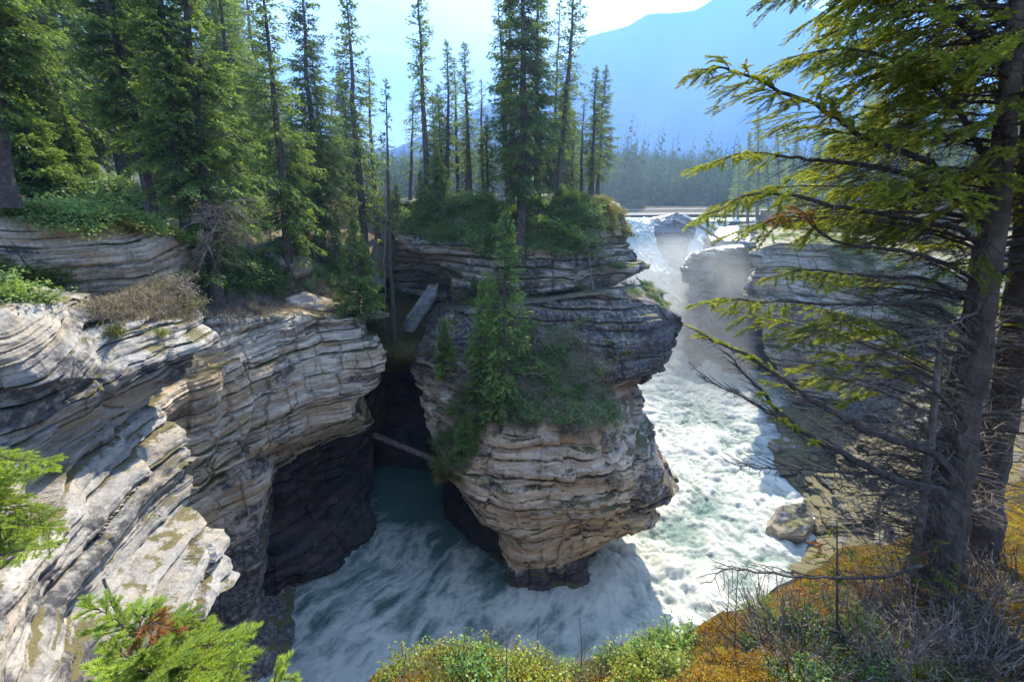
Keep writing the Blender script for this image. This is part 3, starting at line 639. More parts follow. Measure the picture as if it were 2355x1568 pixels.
terr('grassy_slope', [
 [(-80,470,22),(150,462,24),(350,470,26),(500,480,28),(650,480,31),(780,480,34),(900,480,37),(960,480,38)],
 [(-80,490,17),(150,500,17),(330,520,18),(480,535,20),(600,545,23),(720,560,26),(830,590,29),(900,620,31)],
 [(60,600,14),(250,640,14.5),(380,620,16),(480,600,18),(600,605,20.5),(700,630,22.5),(800,670,24.5),(860,690,26)],
 [(120,690,12.4),(250,690,13.2),(380,690,15),(500,680,17.2),(600,680,19.3),(700,690,21.2),(800,705,23),(852,720,24.2)],
 [(120,728,11.2),(240,734,11.8),(380,742,13.5),(500,734,15.5),(600,731,17.5),(700,728,19.5),(800,734,21.2),(858,742,22.4)]],
 160, 240, M_dry, 'dry grassy slope above the left cliff', seed=5, amp=.22)

# foreground ledge at the photographer's feet
FG = [
 [(760,1640,1.9),(870,1545,2.05),(1000,1490,2.15),(1130,1500,2.15),(1280,1530,2.1),(1420,1508,2.25),(1540,1475,2.5),(1640,1418,2.85),(1730,1400,3.05),(1790,1352,3.15),(1900,1300,3.5),(2050,1250,4.2),(2200,1190,5.2),(2400,1080,6.5),(2650,980,8)],
 [(780,1690,1.5),(880,1610,1.7),(1000,1560,1.75),(1130,1570,1.75),(1280,1590,1.75),(1420,1580,1.85),(1550,1550,2.05),(1650,1500,2.3),(1740,1490,2.4),(1830,1420,2.6),(1950,1380,2.85),(2080,1330,3.1),(2200,1310,3.4),(2400,1250,3.9),(2650,1200,4.5)],
 [(700,1800,1.1),(850,1760,1.2),(1000,1720,1.25),(1130,1730,1.25),(1280,1740,1.25),(1420,1740,1.3),(1570,1720,1.4),(1680,1690,1.5),(1790,1650,1.65),(1900,1600,1.8),(2020,1560,1.9),(2150,1530,2.0),(2270,1500,2.1),(2450,1460,2.3),(2700,1430,2.5)],
 None]
FGX = [np.array([PY(*q) for q in r]) for r in FG[:3]]
FGX[0] = np.vstack([[-2.2, .9, 17.2], FGX[0], [13.5, 10.5, 17.2]]); FGX[1] = np.vstack([[-2.6, .5, 17.3], FGX[1], [13.5, 6.5, 17.4]]); FGX[2] = np.vstack([[-3, .1, 17.4], FGX[2], [13.5, 1.5, 17.5]])
k3 = np.linspace(0, 1, len(FGX[0]))
FGX.append(np.stack([-5 + 19 * k3, -3.5 + 0 * k3, 17.7 + 0 * k3], 1)); FGX.append(np.stack([-8 + 22 * k3, -12 + 0 * k3, 18 + 0 * k3], 1))
fgo = terr('foreground_ledge', FGX, 220, 300, M_mossground, 'mossy ledge at the bottom edge of the view', seed=15, amp=.10, fr=2.6, bumps=((1830,1440,2.55,.20,.28),(1990,1290,3.5,.22,.4),(1660,1520,2.15,.08,.16),(1060,1560,1.9,.07,.25),(1470,1560,1.95,.06,.2),(2290,1300,3.7,.25,.5)), xyz=True)
# its outer face falls away to the gorge
C = FGX[0].copy(); low = C.copy(); low[:, 2] -= 3.2; low[:, 1] -= .5; low2 = C.copy(); low2[:, 2] -= 17.5; low2[:, 1] -= 2.4; low2[:, 0] += .8
G = catmull(np.stack([C, low, low2]), 120); G = np.swapaxes(catmull(np.swapaxes(G, 0, 1).copy(), 260), 0, 1); V = G.reshape(-1, 3).copy()
V[:, 1] += .25 * (fbm(V * 1.2, 4, 17) - .5) * np.clip((C[:, 2].max() - V[:, 2]), 0, 1)
i = np.arange(119)[:, None] * 260; jx = np.arange(259)[None, :]
Q = np.stack([i + jx, i + jx + 1, i + 260 + jx + 1, i + 260 + jx], -1).reshape(-1, 4)
tag(mesh('near_cliff_face', V, Q, mat=M_wall, attrs={'strata': V[:, 2]}), 'rock face below the foreground ledge', kind='structure')

# ------------------------------------------------------------------ water
xs = np.arange(-19, 40, .09); ys = np.arange(9, 56, .09)
X, Y = np.meshgrid(xs, ys); x = X.ravel(); y = Y.ravel(); p2 = np.stack([x, y, x * 0], 1)
wx = x + 1.6 * (fbm(p2 * .35, 3, 1) - .5); wy = y + 1.6 * (fbm(p2 * .35 + 9, 3, 2) - .5)
right = sstep(1.5, 8.5, x - (y - 18) * .30 + 1.2 * (fbm(p2 * .4, 3, 8) - .5))
chan = sstep(22.0, 26.0, y + (x + 6) * .5) * (1 - sstep(-3, 2, x))
# standing swells + choppy lumps
def billow(q, o, sd, g=.5):
    a, t_, s_ = 1., 0, 0
    for k in range(o): s_ = s_ + a * np.abs(2 * vn(q * 2.07 ** k + 11 * k, sd + k) - 1); t_ += a; a *= g
    return s_ / t_
lum = billow(np.stack([wx * .55, wy * .55, x * 0], 1), 5, 3, .6); rid = fbm(np.stack([wx * .3, wy * .3, x * 0 + 4], 1), 3, 4, .55)
fine = fbm(np.stack([wx * 3.2, wy * 3.2, x * 0 + 4], 1), 4, 14, .6)
amp = .08 + .36 * right * (1 - .35 * sstep(40, 50, y)); amp = amp * (1 - .85 * chan)
z = amp * ((lum - .45) * 2.1 + (rid - .5) * 1.6) + amp * .35 * (fine - .5) + .05 * (fbm(p2 * 2.5, 3, 5) - .5)
z += sstep(42, 56, y) * .8
# foam: streaks that follow the outflow towards the lower left
ang = 0.9
fx = wx * math.cos(ang) + wy * math.sin(ang); fy = -wx * math.sin(ang) + wy * math.cos(ang)
str_ = 1 - np.abs(2 * fbm(np.stack([fx * .42, fy * 1.05, x * 0], 1), 6, 6, .62) - 1) ** .8
foam = -.02 + 1.25 * (str_ - .50) + .50 * (fbm(np.stack([fx * .22, fy * .5, x * 0 + 7], 1), 3, 7) - .45)
teal = fbm(np.stack([fx * .25, fy * .16, x * 0 + 3], 1), 5, 19, .6)
foam = foam * (1 - right) + right * (.74 - 1.5 * np.clip(teal - .50, 0, 1) + .9 * (z / .6) * .35 + .7 * (lum - .35))
tipd = np.hypot(x - 1.5, y - 17.5); foam += .30 * np.exp(-(tipd / 3.2) ** 2)
foam += .22 * sstep(-1, -9, x) * sstep(19, 14, y)
foam = np.clip(foam - .75 * chan, 0, 1.2)
nx = len(xs); ny = len(ys); i = np.arange(ny - 1)[:, None] * nx; j = np.arange(nx - 1)[None, :]
Q = np.stack([i + j, i + j + 1, i + nx + j + 1, i + nx + j], -1).reshape(-1, 4)
tag(mesh('river', np.stack([x, y, z], 1), Q, mat=M_water, attrs={'foam': foam}), 'churning milky green river in the gorge', kind='structure')
# upper river above the lip
xs = np.arange(-60, 120, .6); ys = np.arange(79.5, 100, .5)
X, Y = np.meshgrid(xs, ys); x = X.ravel(); y = Y.ravel(); p2 = np.stack([x, y, x * 0], 1)
z = 17.0 + .18 * (fbm(p2 * .7, 4, 31) - .5) - .25 * sstep(81, 79.5, y)
nx = len(xs); ny = len(ys); i = np.arange(ny - 1)[:, None] * nx; j = np.arange(nx - 1)[None, :]
Q = np.stack([i + j, i + j + 1, i + nx + j + 1, i + nx + j], -1).reshape(-1, 4)
tag(mesh('upper_river', np.stack([x, y, z], 1), Q, mat=M_water, attrs={'foam': .75 + 0 * x}), 'bright river above the lip of the falls', kind='structure')
def falls(name, rows, nr, nc, label, seed, amp=.5):
    C = np.array([[PY(*q) for q in r] for r in rows])
    G = catmull(C, nr); G = np.swapaxes(catmull(np.swapaxes(G, 0, 1).copy(), nc), 0, 1); V = G.reshape(-1, 3).copy()
    q = np.stack([V[:, 0] * .9, V[:, 2] * .35 + V[:, 1] * .2, V[:, 1] * .1], 1)
    h = amp * (fbm(q, 5, seed, .6) - .5) * 2 + amp * .6 * (fbm(V * 1.1, 4, seed + 3, .6) - .5)
    V[:, 1] -= h; V[:, 2] += h * .6
    i = np.arange(nr - 1)[:, None] * nc; jx = np.arange(nc - 1)[None, :]
    Q = np.stack([i + jx, i + jx + 1, i + nc + jx + 1, i + nc + jx], -1).reshape(-1, 4)
    return tag(mesh(name, V, Q, mat=M_water, attrs={'foam': .95 + .5 * (fbm(q * 2, 4, seed) - .5)}), label, kind='structure')
falls('waterfall', [
 [(1425,503,84),(1460,503,84),(1490,503,84),(1515,503,84)],
 [(1425,508,78.5),(1455,508,78.5),(1480,508,78.5),(1505,510,78.5)],
 [(1425,530,76),(1455,530,76),(1480,530,76),(1505,532,76)],
 [(1430,570,73.5),(1455,570,73.5),(1480,570,73.5),(1512,570,74.2)],
 [(1440,620,70),(1475,620,69.5),(1510,618,69.5),(1552,618,71)],
 [(1440,670,67),(1490,670,66.5),(1540,670,66),(1595,670,67)],
 [(1440,710,64),(1500,710,63),(1560,710,62),(1635,710,62)],
 [(1450,770,59),(1520,770,58.5),(1580,770,58),(1650,770,58)],
 [(1440,845,51),(1520,845,50.5),(1580,845,50),(1660,845,50)],
 [(1440,885,47),(1520,885,47),(1580,890,46.5),(1660,895,46)]], 300, 160, 'white waterfall pouring down the main chute', 81, 1.1)
falls('waterfall_chute', [
 [(1575,503,86),(1610,503,86),(1640,503,86),(1680,503,86)],
 [(1580,508,80),(1610,508,80),(1640,508,80),(1680,508,80)],
 [(1585,540,77.5),(1605,540,77.5),(1630,538,77.5),(1665,535,78)],
 [(1580,580,74),(1600,580,74),(1622,578,74),(1640,575,75)],
 [(1575,630,71),(1595,630,71),(1612,630,71),(1630,625,72)]], 130, 90, 'smaller white chute right of the rock fin', 85, .7)

# ------------------------------------------------------------------ mountain and far hills
def ridge(name, prof, D, mat, label, depth, seed, rough=40, n=260, m=90, jag=1.0):
    prof = np.array(prof, float); t = np.linspace(prof[0, 0], prof[-1, 0], n)
    yy = np.interp(t, prof[:, 0], prof[:, 1])
    top = np.array([PY(a, b, D) for a, b in zip(t, yy)])
    rows = []
    for k in range(m):
        f = k / (m - 1)
        r = top.copy(); r[:, 2] = 10 + (top[:, 2] - 10) * (1 - f) ** 1.15; r[:, 1] = D - depth * f
        q = r * np.array([1, 1, 1]) / (rough * 26)
        r[:, 1] += (fbm(q, 5, seed) - .5) * rough * 5 * np.sin(math.pi * min(f * 1.0, 1)) ; r[:, 2] += (fbm(q + 7, 5, seed + 1) - .5) * rough * np.sin(math.pi * f) * 1.5
        if k == 0: r[:, 2] += (fbm(np.stack([t * .05, t * 0, t * 0], 1), 4, seed + 4) - .5) * rough * .45 * jag
        rows.append(r)
    b = top.copy(); b[:, 1] += depth * .5; b[:, 2] = 0; rows.insert(0, b)
    V = np.concatenate(rows); m = len(rows)
    i = np.arange(m - 1)[:, None] * n; j = np.arange(n - 1)[None, :]
    Q = np.stack([i + j, i + j + 1, i + n + j + 1, i + n + j], -1).reshape(-1, 4)
    return tag(mesh(name, V, Q, mat=mat), label, kind='structure')
ridge('mountain', [(1050,330),(1100,245),(1130,240),(1200,225),(1290,160),(1350,85),(1400,72),(1445,60),(1490,33),(1550,30),(1600,25),(1640,0),(1700,-60),(1790,-70),(1822,-8),(1850,12),(1900,30),(2050,70),(2300,200),(2700,300)], 3200, M_mount, 'blue hazy mountain behind the falls', 1500, 91, 16)
ridge('left_hill', [(-1800,250),(-600,270),(200,290),(700,330),(900,345),(1000,300),(1060,270),(1110,245),(1180,260),(1300,330),(1500,420)], 2000, M_mount, 'distant wooded hill left of the mountain', 900, 95, 15)

# ------------------------------------------------------------------ raycasting helper on the built rock
BV = BVHTree.FromPolygons([tuple(v) for v in np.concatenate(BVHV).tolist()], [tuple(f) for f in np.concatenate(BVHF).tolist()])
def hit(x, y, maxd=400):
    r = ray(x, y); r = r / np.linalg.norm(r)
    loc, nor, idx, d = BV.ray_cast(Vector((0, 0, CAMZ)), Vector(r), maxd)
    return (None, None) if loc is None else (np.array(loc), np.array(nor))
def down(x, y, z=60):
    loc, nor, idx, d = BV.ray_cast(Vector((x, y, z)), Vector((0, 0, -1)), 200)
    return None if loc is None else np.array(loc)

# ------------------------------------------------------------------ spruces
def spruce_template(seed, H, R, nbr, bare=.1, droop=.35, dens=1.0, leafL=.24, leafW=.042, shape=.85, ragged=.3, mat=None, dead=0, clump=False, tr=.016):
    rng = np.random.default_rng(seed); tk = MB(); cr = MB()
    zt = np.linspace(0, H, 14); ox = .012 * H * np.cumsum(rng.normal(size=14)) * .2; oy = .012 * H * np.cumsum(rng.normal(size=14)) * .2
    ox[0] = oy[0] = 0
    pts = np.stack([ox, oy, zt - .15], 1); rad = tr * H * (1 - zt / H) ** .8 + .012; rad[0] *= 1.35
    tk.tube(pts, rad, 9, .5, .12, rng)
    cx = lambda h: np.array([np.interp(h, zt, ox), np.interp(h, zt, oy), h])
    gapc = rng.random(8) * 6.28
    for b in range(nbr):
        u = (b + rng.random()) / nbr; h = H * (bare + (1 - bare) * u ** .92)
        f = (H - h) / (H * (1 - bare))
        L = R * min(1, (f * 1.25 + .03)) ** shape * (1 - ragged + 1.5 * ragged * rng.random())
        if f > .85: L *= .55 + .45 * rng.random()
        az = rng.random() * 2 * math.pi
        if clump and math.sin(az * 2 + h * .9) > .55: L *= .5
        el = .55 * (1 - f) ** 1.5 - droop * f + .12 * rng.normal()
        m = 8; tt = np.linspace(0, 1, m)
        e = el - .35 * droop * tt * 2 + .55 * droop * tt ** 2 * 2 * (1 if f < .9 else .6)
        stepv = np.stack([np.cos(az + .1 * rng.normal() * tt) * np.cos(e), np.sin(az + .1 * rng.normal() * tt) * np.cos(e), np.sin(e)], 1) * L / (m - 1)
        P = cx(h) + np.concatenate([[np.zeros(3)], np.cumsum(stepv[:-1], 0)])
        tk.tube(P, np.linspace(.012 + .010 * L, .004, m), 3, .4)
        isdead = rng.random() < dead * f
        ns = max(4, int(L / .13 * dens)); ts = np.sort(rng.uniform(.12 if L < 1 else .22, 1, ns))
        base = np.stack([np.interp(ts, tt, P[:, k]) for k in range(3)], 1)
        dirb = np.stack([np.interp(ts, tt, np.gradient(P, axis=0)[:, k]) for k in range(3)], 1); dirb /= np.linalg.norm(dirb, axis=1)[:, None]
        side = np.cross(dirb, [0, 0, 1.0]); side /= np.linalg.norm(side, axis=1)[:, None]
        sg = np.where(rng.random(ns) < .5, 1, -1)
        sd = dirb * .75 + side * sg[:, None] * .75 + np.array([0, 0, -1]) * rng.uniform(.0, .75, ns)[:, None]; sd /= np.linalg.norm(sd, axis=1)[:, None]
        Ls = L * .42 * (1.05 - ts) ** .7 * rng.uniform(.6, 1.1, ns) + .12
        if isdead:
            for q in range(0, ns, 2): tk.tube(np.stack([base[q], base[q] + sd[q] * Ls[q] * .6, base[q] + sd[q] * Ls[q] + np.array([0, 0, -.08])]), [.006, .004, .002], 3, .8)
            continue
        K = np.maximum(2, (Ls / .10 * dens ** .5).astype(int)); idx = np.repeat(np.arange(ns), K); n = len(idx)
        w = rng.random(n); p = base[idx] + sd[idx] * (Ls[idx] * w)[:, None] + np.array([0, 0, -1]) * (.25 * Ls[idx] * w ** 2)[:, None]
        s2 = np.cross(sd[idx], [0, 0, 1.0]); s2 /= np.linalg.norm(s2, axis=1)[:, None] + 1e-6
        d = sd[idx] * .8 + s2 * rng.uniform(-1, 1, n)[:, None] * .9 + np.stack([rng.normal(size=n) * .15, rng.normal(size=n) * .15, rng.uniform(-.55, .25, n)], 1); d /= np.linalg.norm(d, axis=1)[:, None]
        up = rng.normal(size=(n, 3)) * .6 + np.array([0, 0, 1.0])
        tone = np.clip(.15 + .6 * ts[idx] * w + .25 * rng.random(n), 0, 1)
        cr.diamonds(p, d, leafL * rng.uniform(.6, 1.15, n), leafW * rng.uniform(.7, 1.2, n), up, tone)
        # blades along the bough itself
        n = int(L / .07 * dens) + 3; w = rng.uniform(.15, 1, n)
        p = np.stack([np.interp(w, tt, P[:, k]) for k in range(3)], 1)
        d = stepv[0] / np.linalg.norm(stepv[0]) * .8 + rng.normal(size=(n, 3)) * .5; d /= np.linalg.norm(d, axis=1)[:, None]
        cr.diamonds(p, d, leafL * .8 * np.ones(n), leafW * np.ones(n), rng.normal(size=(n, 3)) + [0, 0, 1], np.clip(w, 0, 1))
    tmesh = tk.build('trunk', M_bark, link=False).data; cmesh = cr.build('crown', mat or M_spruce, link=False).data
    return (tmesh, cmesh, H)
KIND = {
 'dense': [spruce_template(1, 18, 2.6, 265, .16, .45, 1.6, .23, .034, .75, .5, mat=M_spruce_dk, dead=.25, clump=True), spruce_template(2, 18, 2.4, 260, .18, .5, 1.6, .23, .034, .8, .55, dead=.25, clump=True, mat=M_spruce)],
 'tall': [spruce_template(3, 18, 1.95, 250, .16, .30, 1.0, .24, .045, .55, .45, clump=True, dead=.3), spruce_template(4, 18, 1.75, 230, .2, .25, .9, .24, .045, .5, .5, clump=True, dead=.4)],
 'sparse': [spruce_template(5, 16, 1.5, 150, .22, .15, .7, .22, .038, .6, .55, dead=.5), spruce_template(6, 16, 1.8, 130, .15, .05, .6, .22, .036, .7, .5, dead=.3)],
 'big': [spruce_template(7, 22, 2.6, 330, .22, .42, 1.7, .24, .036, .6, .35, mat=M_spruce_dk, dead=.35)],
 'young': [spruce_template(8, 6, 1.5, 190, .03, .15, 2.2, .17, .030, .9, .25, mat=M_young), spruce_template(9, 6, 1.2, 160, .05, .25, 2.2, .17, .03, .8, .3, mat=M_young)],
 'slender': [spruce_template(10, 9, 1.15, 160, .10, .3, 1.5, .17, .032, .55, .5, mat=M_young, dead=.2, tr=.008)],
 'bright': [spruce_template(12, 17, 2.5, 220, .13, .5, 1.6, .22, .032, .8, .45, clump=True, mat=M_young)],
 'snag': [spruce_template(14, 16, .9, 70, .42, .1, .8, .2, .036, .7, .6, dead=.75, tr=.010)],
}
NTREE = [0]
def put_tree(kind, base, H, lean=(0, 0), label='', cat='tree', group=None, name='spruce_tree', rz=None):
    v = KIND[kind]; NTREE[0] += 1; k = NTREE[0]
    tm, cm, H0 = v[k % len(v)]
    r = empty(name, base, label, cat, group)
    sc = H / H0
    wid = sc ** .8 if sc < 1 else sc
    r.scale = (wid, wid, sc)
    rz = (k * 2.399) % 6.283 if rz is None else rz
    M = Matrix(((1, 0, lean[0], 0), (0, 1, lean[1], 0), (0, 0, 1, 0), (0, 0, 0, 1)))
    a = math.atan(lean[0]); b = -math.atan(lean[1])
    r.rotation_euler = (b, a, rz) if abs(lean[0]) + abs(lean[1]) < 1e-6 else (Matrix.Rotation(a, 3, 'Y') @ Matrix.Rotation(b, 3, 'X') @ Matrix.Rotation(rz, 3, 'Z')).to_euler()
    for nm, me in (('trunk', tm), ('crown', cm)):
        o = bpy.data.objects.new(nm, me); COL.objects.link(o); o.parent = r
    return r
TK = {'dense': 'dense dark spruce', 'bright': 'broad light green spruce', 'tall': 'tall narrow spruce', 'big': 'large thick trunked spruce', 'young': 'young bushy spruce', 'sparse': 'open thin spruce'}
def tree_label(kd, p, where):
    dx = CX + FOC * p[0] / (p[1] * cp)
    side = where[0] if dx < where[2] else where[1]
    return TK[kd] + ' ' + side, TK[kd] + 's ' + side
def tree_px(kind, bx, by, tx, ty, label, Y=None, group=None, rz=None, name='spruce_tree', sink=.15):
    if Y is None:
        p, n = hit(bx, by)
        if p is None: print('MISS', label); return
    else:
        p = PY(bx, by, Y); g = down(p[0], p[1], p[2] + 3)
        if g is not None and abs(g[2] - p[2]) < 4: p = g
    top = PY(tx, ty, p[1]); H = max(.5, top[2] - p[2])
    b = p.copy(); b[2] -= sink
    return put_tree(kind, b, H, ((top[0] - p[0]) / H, 0), label, 'tree', group, name, rz)

TR = [
 ('big', 20, 455, -190, -700, 'thick grey trunked spruce at the far left edge of the upper rock tier', 11, ),
 ('big', 345, 470, 190, -420, 'tall dark spruce with sunlit bare trunk, behind the upper rock tier', 17, ),
 ('dense', 412, 470, 330, -330, 'left trunk of the twin spruces standing close together on the left bank', 16, ),
 ('dense', 452, 470, 400, -300, 'right trunk of the twin spruces standing close together on the left bank', 16.4, ),
 ('bright', 640, 505, 590, -120, 'broad spruce with drooping sunlit boughs above the grassy slope', 21, ),
 ('dense', 735, 530, 680, -90, 'tall dense spruce at the right edge of the left forest against the sky', 25, ),
 ('bright', 560, 520, 490, -160, 'bushy light green spruce between the twin spruces and the forest edge', 24, ),
 ('tall', 835, 530, 796, -60, 'tall spruce with thin irregular crown in front of blue sky', 29, ),
 ('sparse', 868, 520, 850, 125, 'slim pointed spruce right beside the tall thin crowned one', 32, ),
 ('snag', 905, 752, 886, 172, 'slender half dead spruce rising from the mossy gully', 25.4, ),
 ('bright', 730, 640, 738, 300, 'mid height spruce with light boughs behind the grassy slope', 24.5, ),
 ('young', 822, 722, 812, 495, 'bright green young spruce on the lip of the left cliff', 21.6, ),
 ('young', 690, 600, 700, 420, 'young spruce at the top of the grassy slope', 25, ),
 ('young', 770, 650, 772, 505, 'small bushy spruce just left of the bright cliff edge spruce', 25, ),
 ('tall', 985, 470, 962, -60, 'tall spruce with clumped crown at the left of the island grove', 30, ),
 ('sparse', 945, 475, 948, 205, 'pale open spruce with level boughs at the left end of the island', 33, ),
 ('tall', 1030, 460, 1028, 88, 'narrow spruce in the middle of the island grove, tip reddish with cones', 31, ),
 ('sparse', 1056, 460, 1048, 130, 'thin spruce hidden between two narrow ones on the island', 33, ),
 ('tall', 1082, 462, 1064, 92, 'narrow spruce with fine needle tip left of the small spruce on the island', 30.5, ),
 ('sparse', 1112, 470, 1112, 285, 'short open spruce in the gap of the island grove', 32, ),
 ('sparse', 1168, 470, 1140, -20, 'thin sparse spruce hugging the left side of the big dark island spruce', 28.5, ),
 ('big', 1198, 680, 1188, -260, 'big dark spruce with dead lower limbs, tallest on the island', 25.6, ),
 ('tall', 1236, 475, 1240, -120, 'dark spruce just right of the big one on the island', 28, ),
 ('dense', 1180, 475, 1165, -30, 'dense dark spruce behind the big island spruce', 31, ),
 ('tall', 1284, 462, 1326, -90, 'leaning spruce with one sided crown at the right of the island', 27.5, ),
 ('snag', 1276, 460, 1290, -40, 'thin bare spruce beside the leaning one on the island', 29.5, ),
 ('sparse', 1338, 452, 1346, 215, 'small spruce between the leaning one and the rightmost island spruce', 29, ),
 ('tall', 1362, 455, 1368, 150, 'rightmost spruce on the island cap against the mountain', 28.4, ),
 ('young', 905, 545, 912, 420, 'low spruce at the left shoulder of the island cap', 31, ),
 ('young', 1000, 470, 1003, 330, 'light green young spruce before the island grove', 29, ),
 ('young', 968, 490, 965, 385, 'small light spruce on the rim at the left of the island cap', 29.4, ),
 ('slender', 1152, 985, 1154, 480, 'slender spruce growing from the brushy middle ledge of the island', None, ),
 ('slender', 1104, 940, 1112, 640, 'fuller young spruce left of the slender one on the island face', None, ),
 ('young', 1128, 830, 1136, 640, 'bushy young spruce half hidden behind the slender one', None, ),
 ('young', 1026, 862, 1022, 725, 'small dark spruce on the left shelf of the island', None, ),
 ('slender', 1155, 980, 1150, 800, 'spindly spruce at the lower edge of the brushy ledge', None, ),
 ('young', 1060, 1060, 1075, 940, 'drooping little spruce at the lower left of the island brush', None, ),
 ('slender', 1545, 712, 1542, 678, 'tiny spruce on the right spur of the island', None, ),
]
for kd, bx, by, tx, ty, lab, Yd in TR: tree_px(kd, bx, by, tx, ty, lab, Yd)
rng = random.Random(4)
n = 0; tries = 0; taken = []
while n < 72 and tries < 4000:
    tries += 1
    yy = rng.uniform(17, 62); xx = rng.uniform(-1.35 * yy, -.33 * yy - .5)
    if not inpoly(np.array([xx]), np.array([yy]), [(-400, 8), (-21, 8), (-19, 20), (-17, 26), (-13.5, 33), (-6, 42), (0, 52), (8, 62), (12, 70), (-400, 75)])[0]: continue
    if any((xx - a) ** 2 + (yy - b) ** 2 < 4.5 for a, b in taken): continue
    taken.append((xx, yy)); g = down(xx, yy, 50)
    H = rng.uniform(13, 23)
    if xx > -.52 * yy: H = rng.uniform(6, 12)
    kd = rng.choice(['dense', 'dense', 'bright', 'tall', 'dense', 'big'])
    lb, gp = tree_label(kd, (xx, yy), ('deep in the left bank forest, towards the left edge', 'deep in the left bank forest, towards the island', 330))
    put_tree(kd, (xx, yy, g[2] - .2), H, (rng.uniform(-.03, .03), 0), lb, 'tree', gp); n += 1
n = 0; tries = 0
while n < 16 and tries < 900:                          # understorey of the left forest
    tries += 1
    yy = rng.uniform(15, 30); xx = rng.uniform(-1.2 * yy, -.5 * yy)
    if xx > -17: continue
    g = down(xx, yy, 50); n += 1
    put_tree('young', (xx, yy, g[2] - .1), rng.uniform(2, 5), (0, 0), 'young spruce in the understorey of the left bank forest', 'tree', 'young spruces under the left forest')
n = 0; taken = []; tries = 0
while n < 62 and tries < 4000:                          # wood beyond the right bank
    tries += 1
    yy = rng.uniform(40, 92); xx = rng.uniform(.56 * yy, 1.25 * yy)
    if not inpoly(np.array([xx]), np.array([yy]), [(46, 74), (56, 56), (57, 46), (46, 30), (200, 30), (200, 92), (50, 92)])[0]: continue
    if any((xx - a) ** 2 + (yy - b) ** 2 < 7 for a, b in taken): continue
    taken.append((xx, yy)); g = down(xx, yy, 50); n += 1
    kd = rng.choice(['tall', 'dense', 'sparse', 'tall']); lb, gp = tree_label(kd, (xx, yy), ('in the hazy wood above the right bank cliffs', 'behind the big near spruce at the right', 2100))
    put_tree(kd, (xx, yy, g[2] - .2), rng.uniform(13, 22), (rng.uniform(-.02, .02), 0), lb, 'tree', gp)
for bx, by, ty, yd in ((1700, 500, 330, 84), (1722, 500, 300, 80), (1690, 500, 400, 88), (1745, 500, 250, 82), (1765, 505, 330, 78), (1790, 510, 290, 74)):
    tree_px('tall', bx, by, bx, ty, 'dark spruce at the left end of the wood above the right bank', yd, 'spruces above the right bank by the falls')

n = 0; tries = 0; taken = []
while n < 16 and tries < 900:                          # more of the island grove, behind the named trees
    tries += 1
    yy = rng.uniform(30, 40); xx = rng.uniform(-.22 * yy, .19 * yy)
    if any((xx - a) ** 2 + (yy - b) ** 2 < 2.5 for a, b in taken): continue
    g = down(xx, yy, 50)
    if g[2] < 18: continue
    taken.append((xx, yy)); n += 1
    kd = rng.choice(['sparse', 'tall', 'young', 'dense']); lb, gp = tree_label(kd, (xx, yy), ('low behind the left half of the island grove', 'low behind the right half of the island grove', 1190))
    put_tree(kd, (xx, yy, g[2] - .2), rng.uniform(4, 10), (0, 0), lb, 'tree', gp)
# far forest on the slope behind the falls: one mass
def cone_forest(name, pts, hs, mat, label, sd):
    rg = np.random.default_rng(sd); mb = MB()
    k = 34; P = np.repeat(pts, k, 0); Hh = np.repeat(hs, k)
    u = np.tile(np.linspace(.04, .98, k), len(pts)); az = rg.random(len(P)) * 6.283
    rr = Hh * .15 * (1 - u) ** .9 + .06
    p = P + np.stack([0 * u, 0 * u, u * Hh], 1)
    d = np.stack([np.cos(az), np.sin(az), -.45 + 0 * u], 1); d /= np.linalg.norm(d, axis=1)[:, None]
    mb.diamonds(p, d, rr * rg.uniform(.8, 1.5, len(P)), rr * .42, rg.normal(size=(len(P), 3)) * .5 + [0, 0, 1], rg.random(len(P)))
    n = len(pts)
    mb.tris(pts, np.tile([[0, 0, 1.0]], (n, 1)), hs, np.full(n, .16), np.tile([[0, 1.0, 0]], (n, 1)), np.zeros(n))
    return tag(mb.build(name, mat), label, 'forest', None, 'stuff')
rg = np.random.default_rng(3)
n = 15000; fy = 125 + 520 * rg.random(n) ** 1.5; fx = (rg.random(n) * 1.9 - .75) * fy
keep = ~((fx > .28 * fy) & (fx < .62 * fy) & (fy < 150)); fx, fy = fx[keep], fy[keep]
pts = np.stack([fx, fy, gz(fx, fy) - .3], 1)
cone_forest('far_forest', pts, rg.uniform(7, 19, len(pts)) * (.8 + .5 * fbm(pts * .03, 3, 2)) * (1 + .5 * (rg.random(len(pts)) > .96)), M_farforest, 'hazy conifer forest on the slope beyond the river', 5)
# pale road and gravel beyond the river
def strip(name, pts, w, dz, mat, label):
    V = []
    for (x, y) in pts:
        for s_ in (-1, 1):
            V.append((x, y + s_ * w / 2, float(gz(np.array([x]), np.array([y]))[0]) + dz))
    Q = [(2 * i, 2 * i + 2, 2 * i + 3, 2 * i + 1) for i in range(len(pts) - 1)]
    return tag(mesh(name, V, Q, mat=mat), label, kind='structure')
strip('gravel_bank', [(x, 103 + .01 * x) for x in range(-60, 120, 6)], 22, .10, M_gravel, 'gravel bank beyond the upper river')
strip('road', [(x, 121 + .0 * x) for x in range(-60, 130, 6)], 6, .12, M_road, 'pale road beyond the gravel bank')

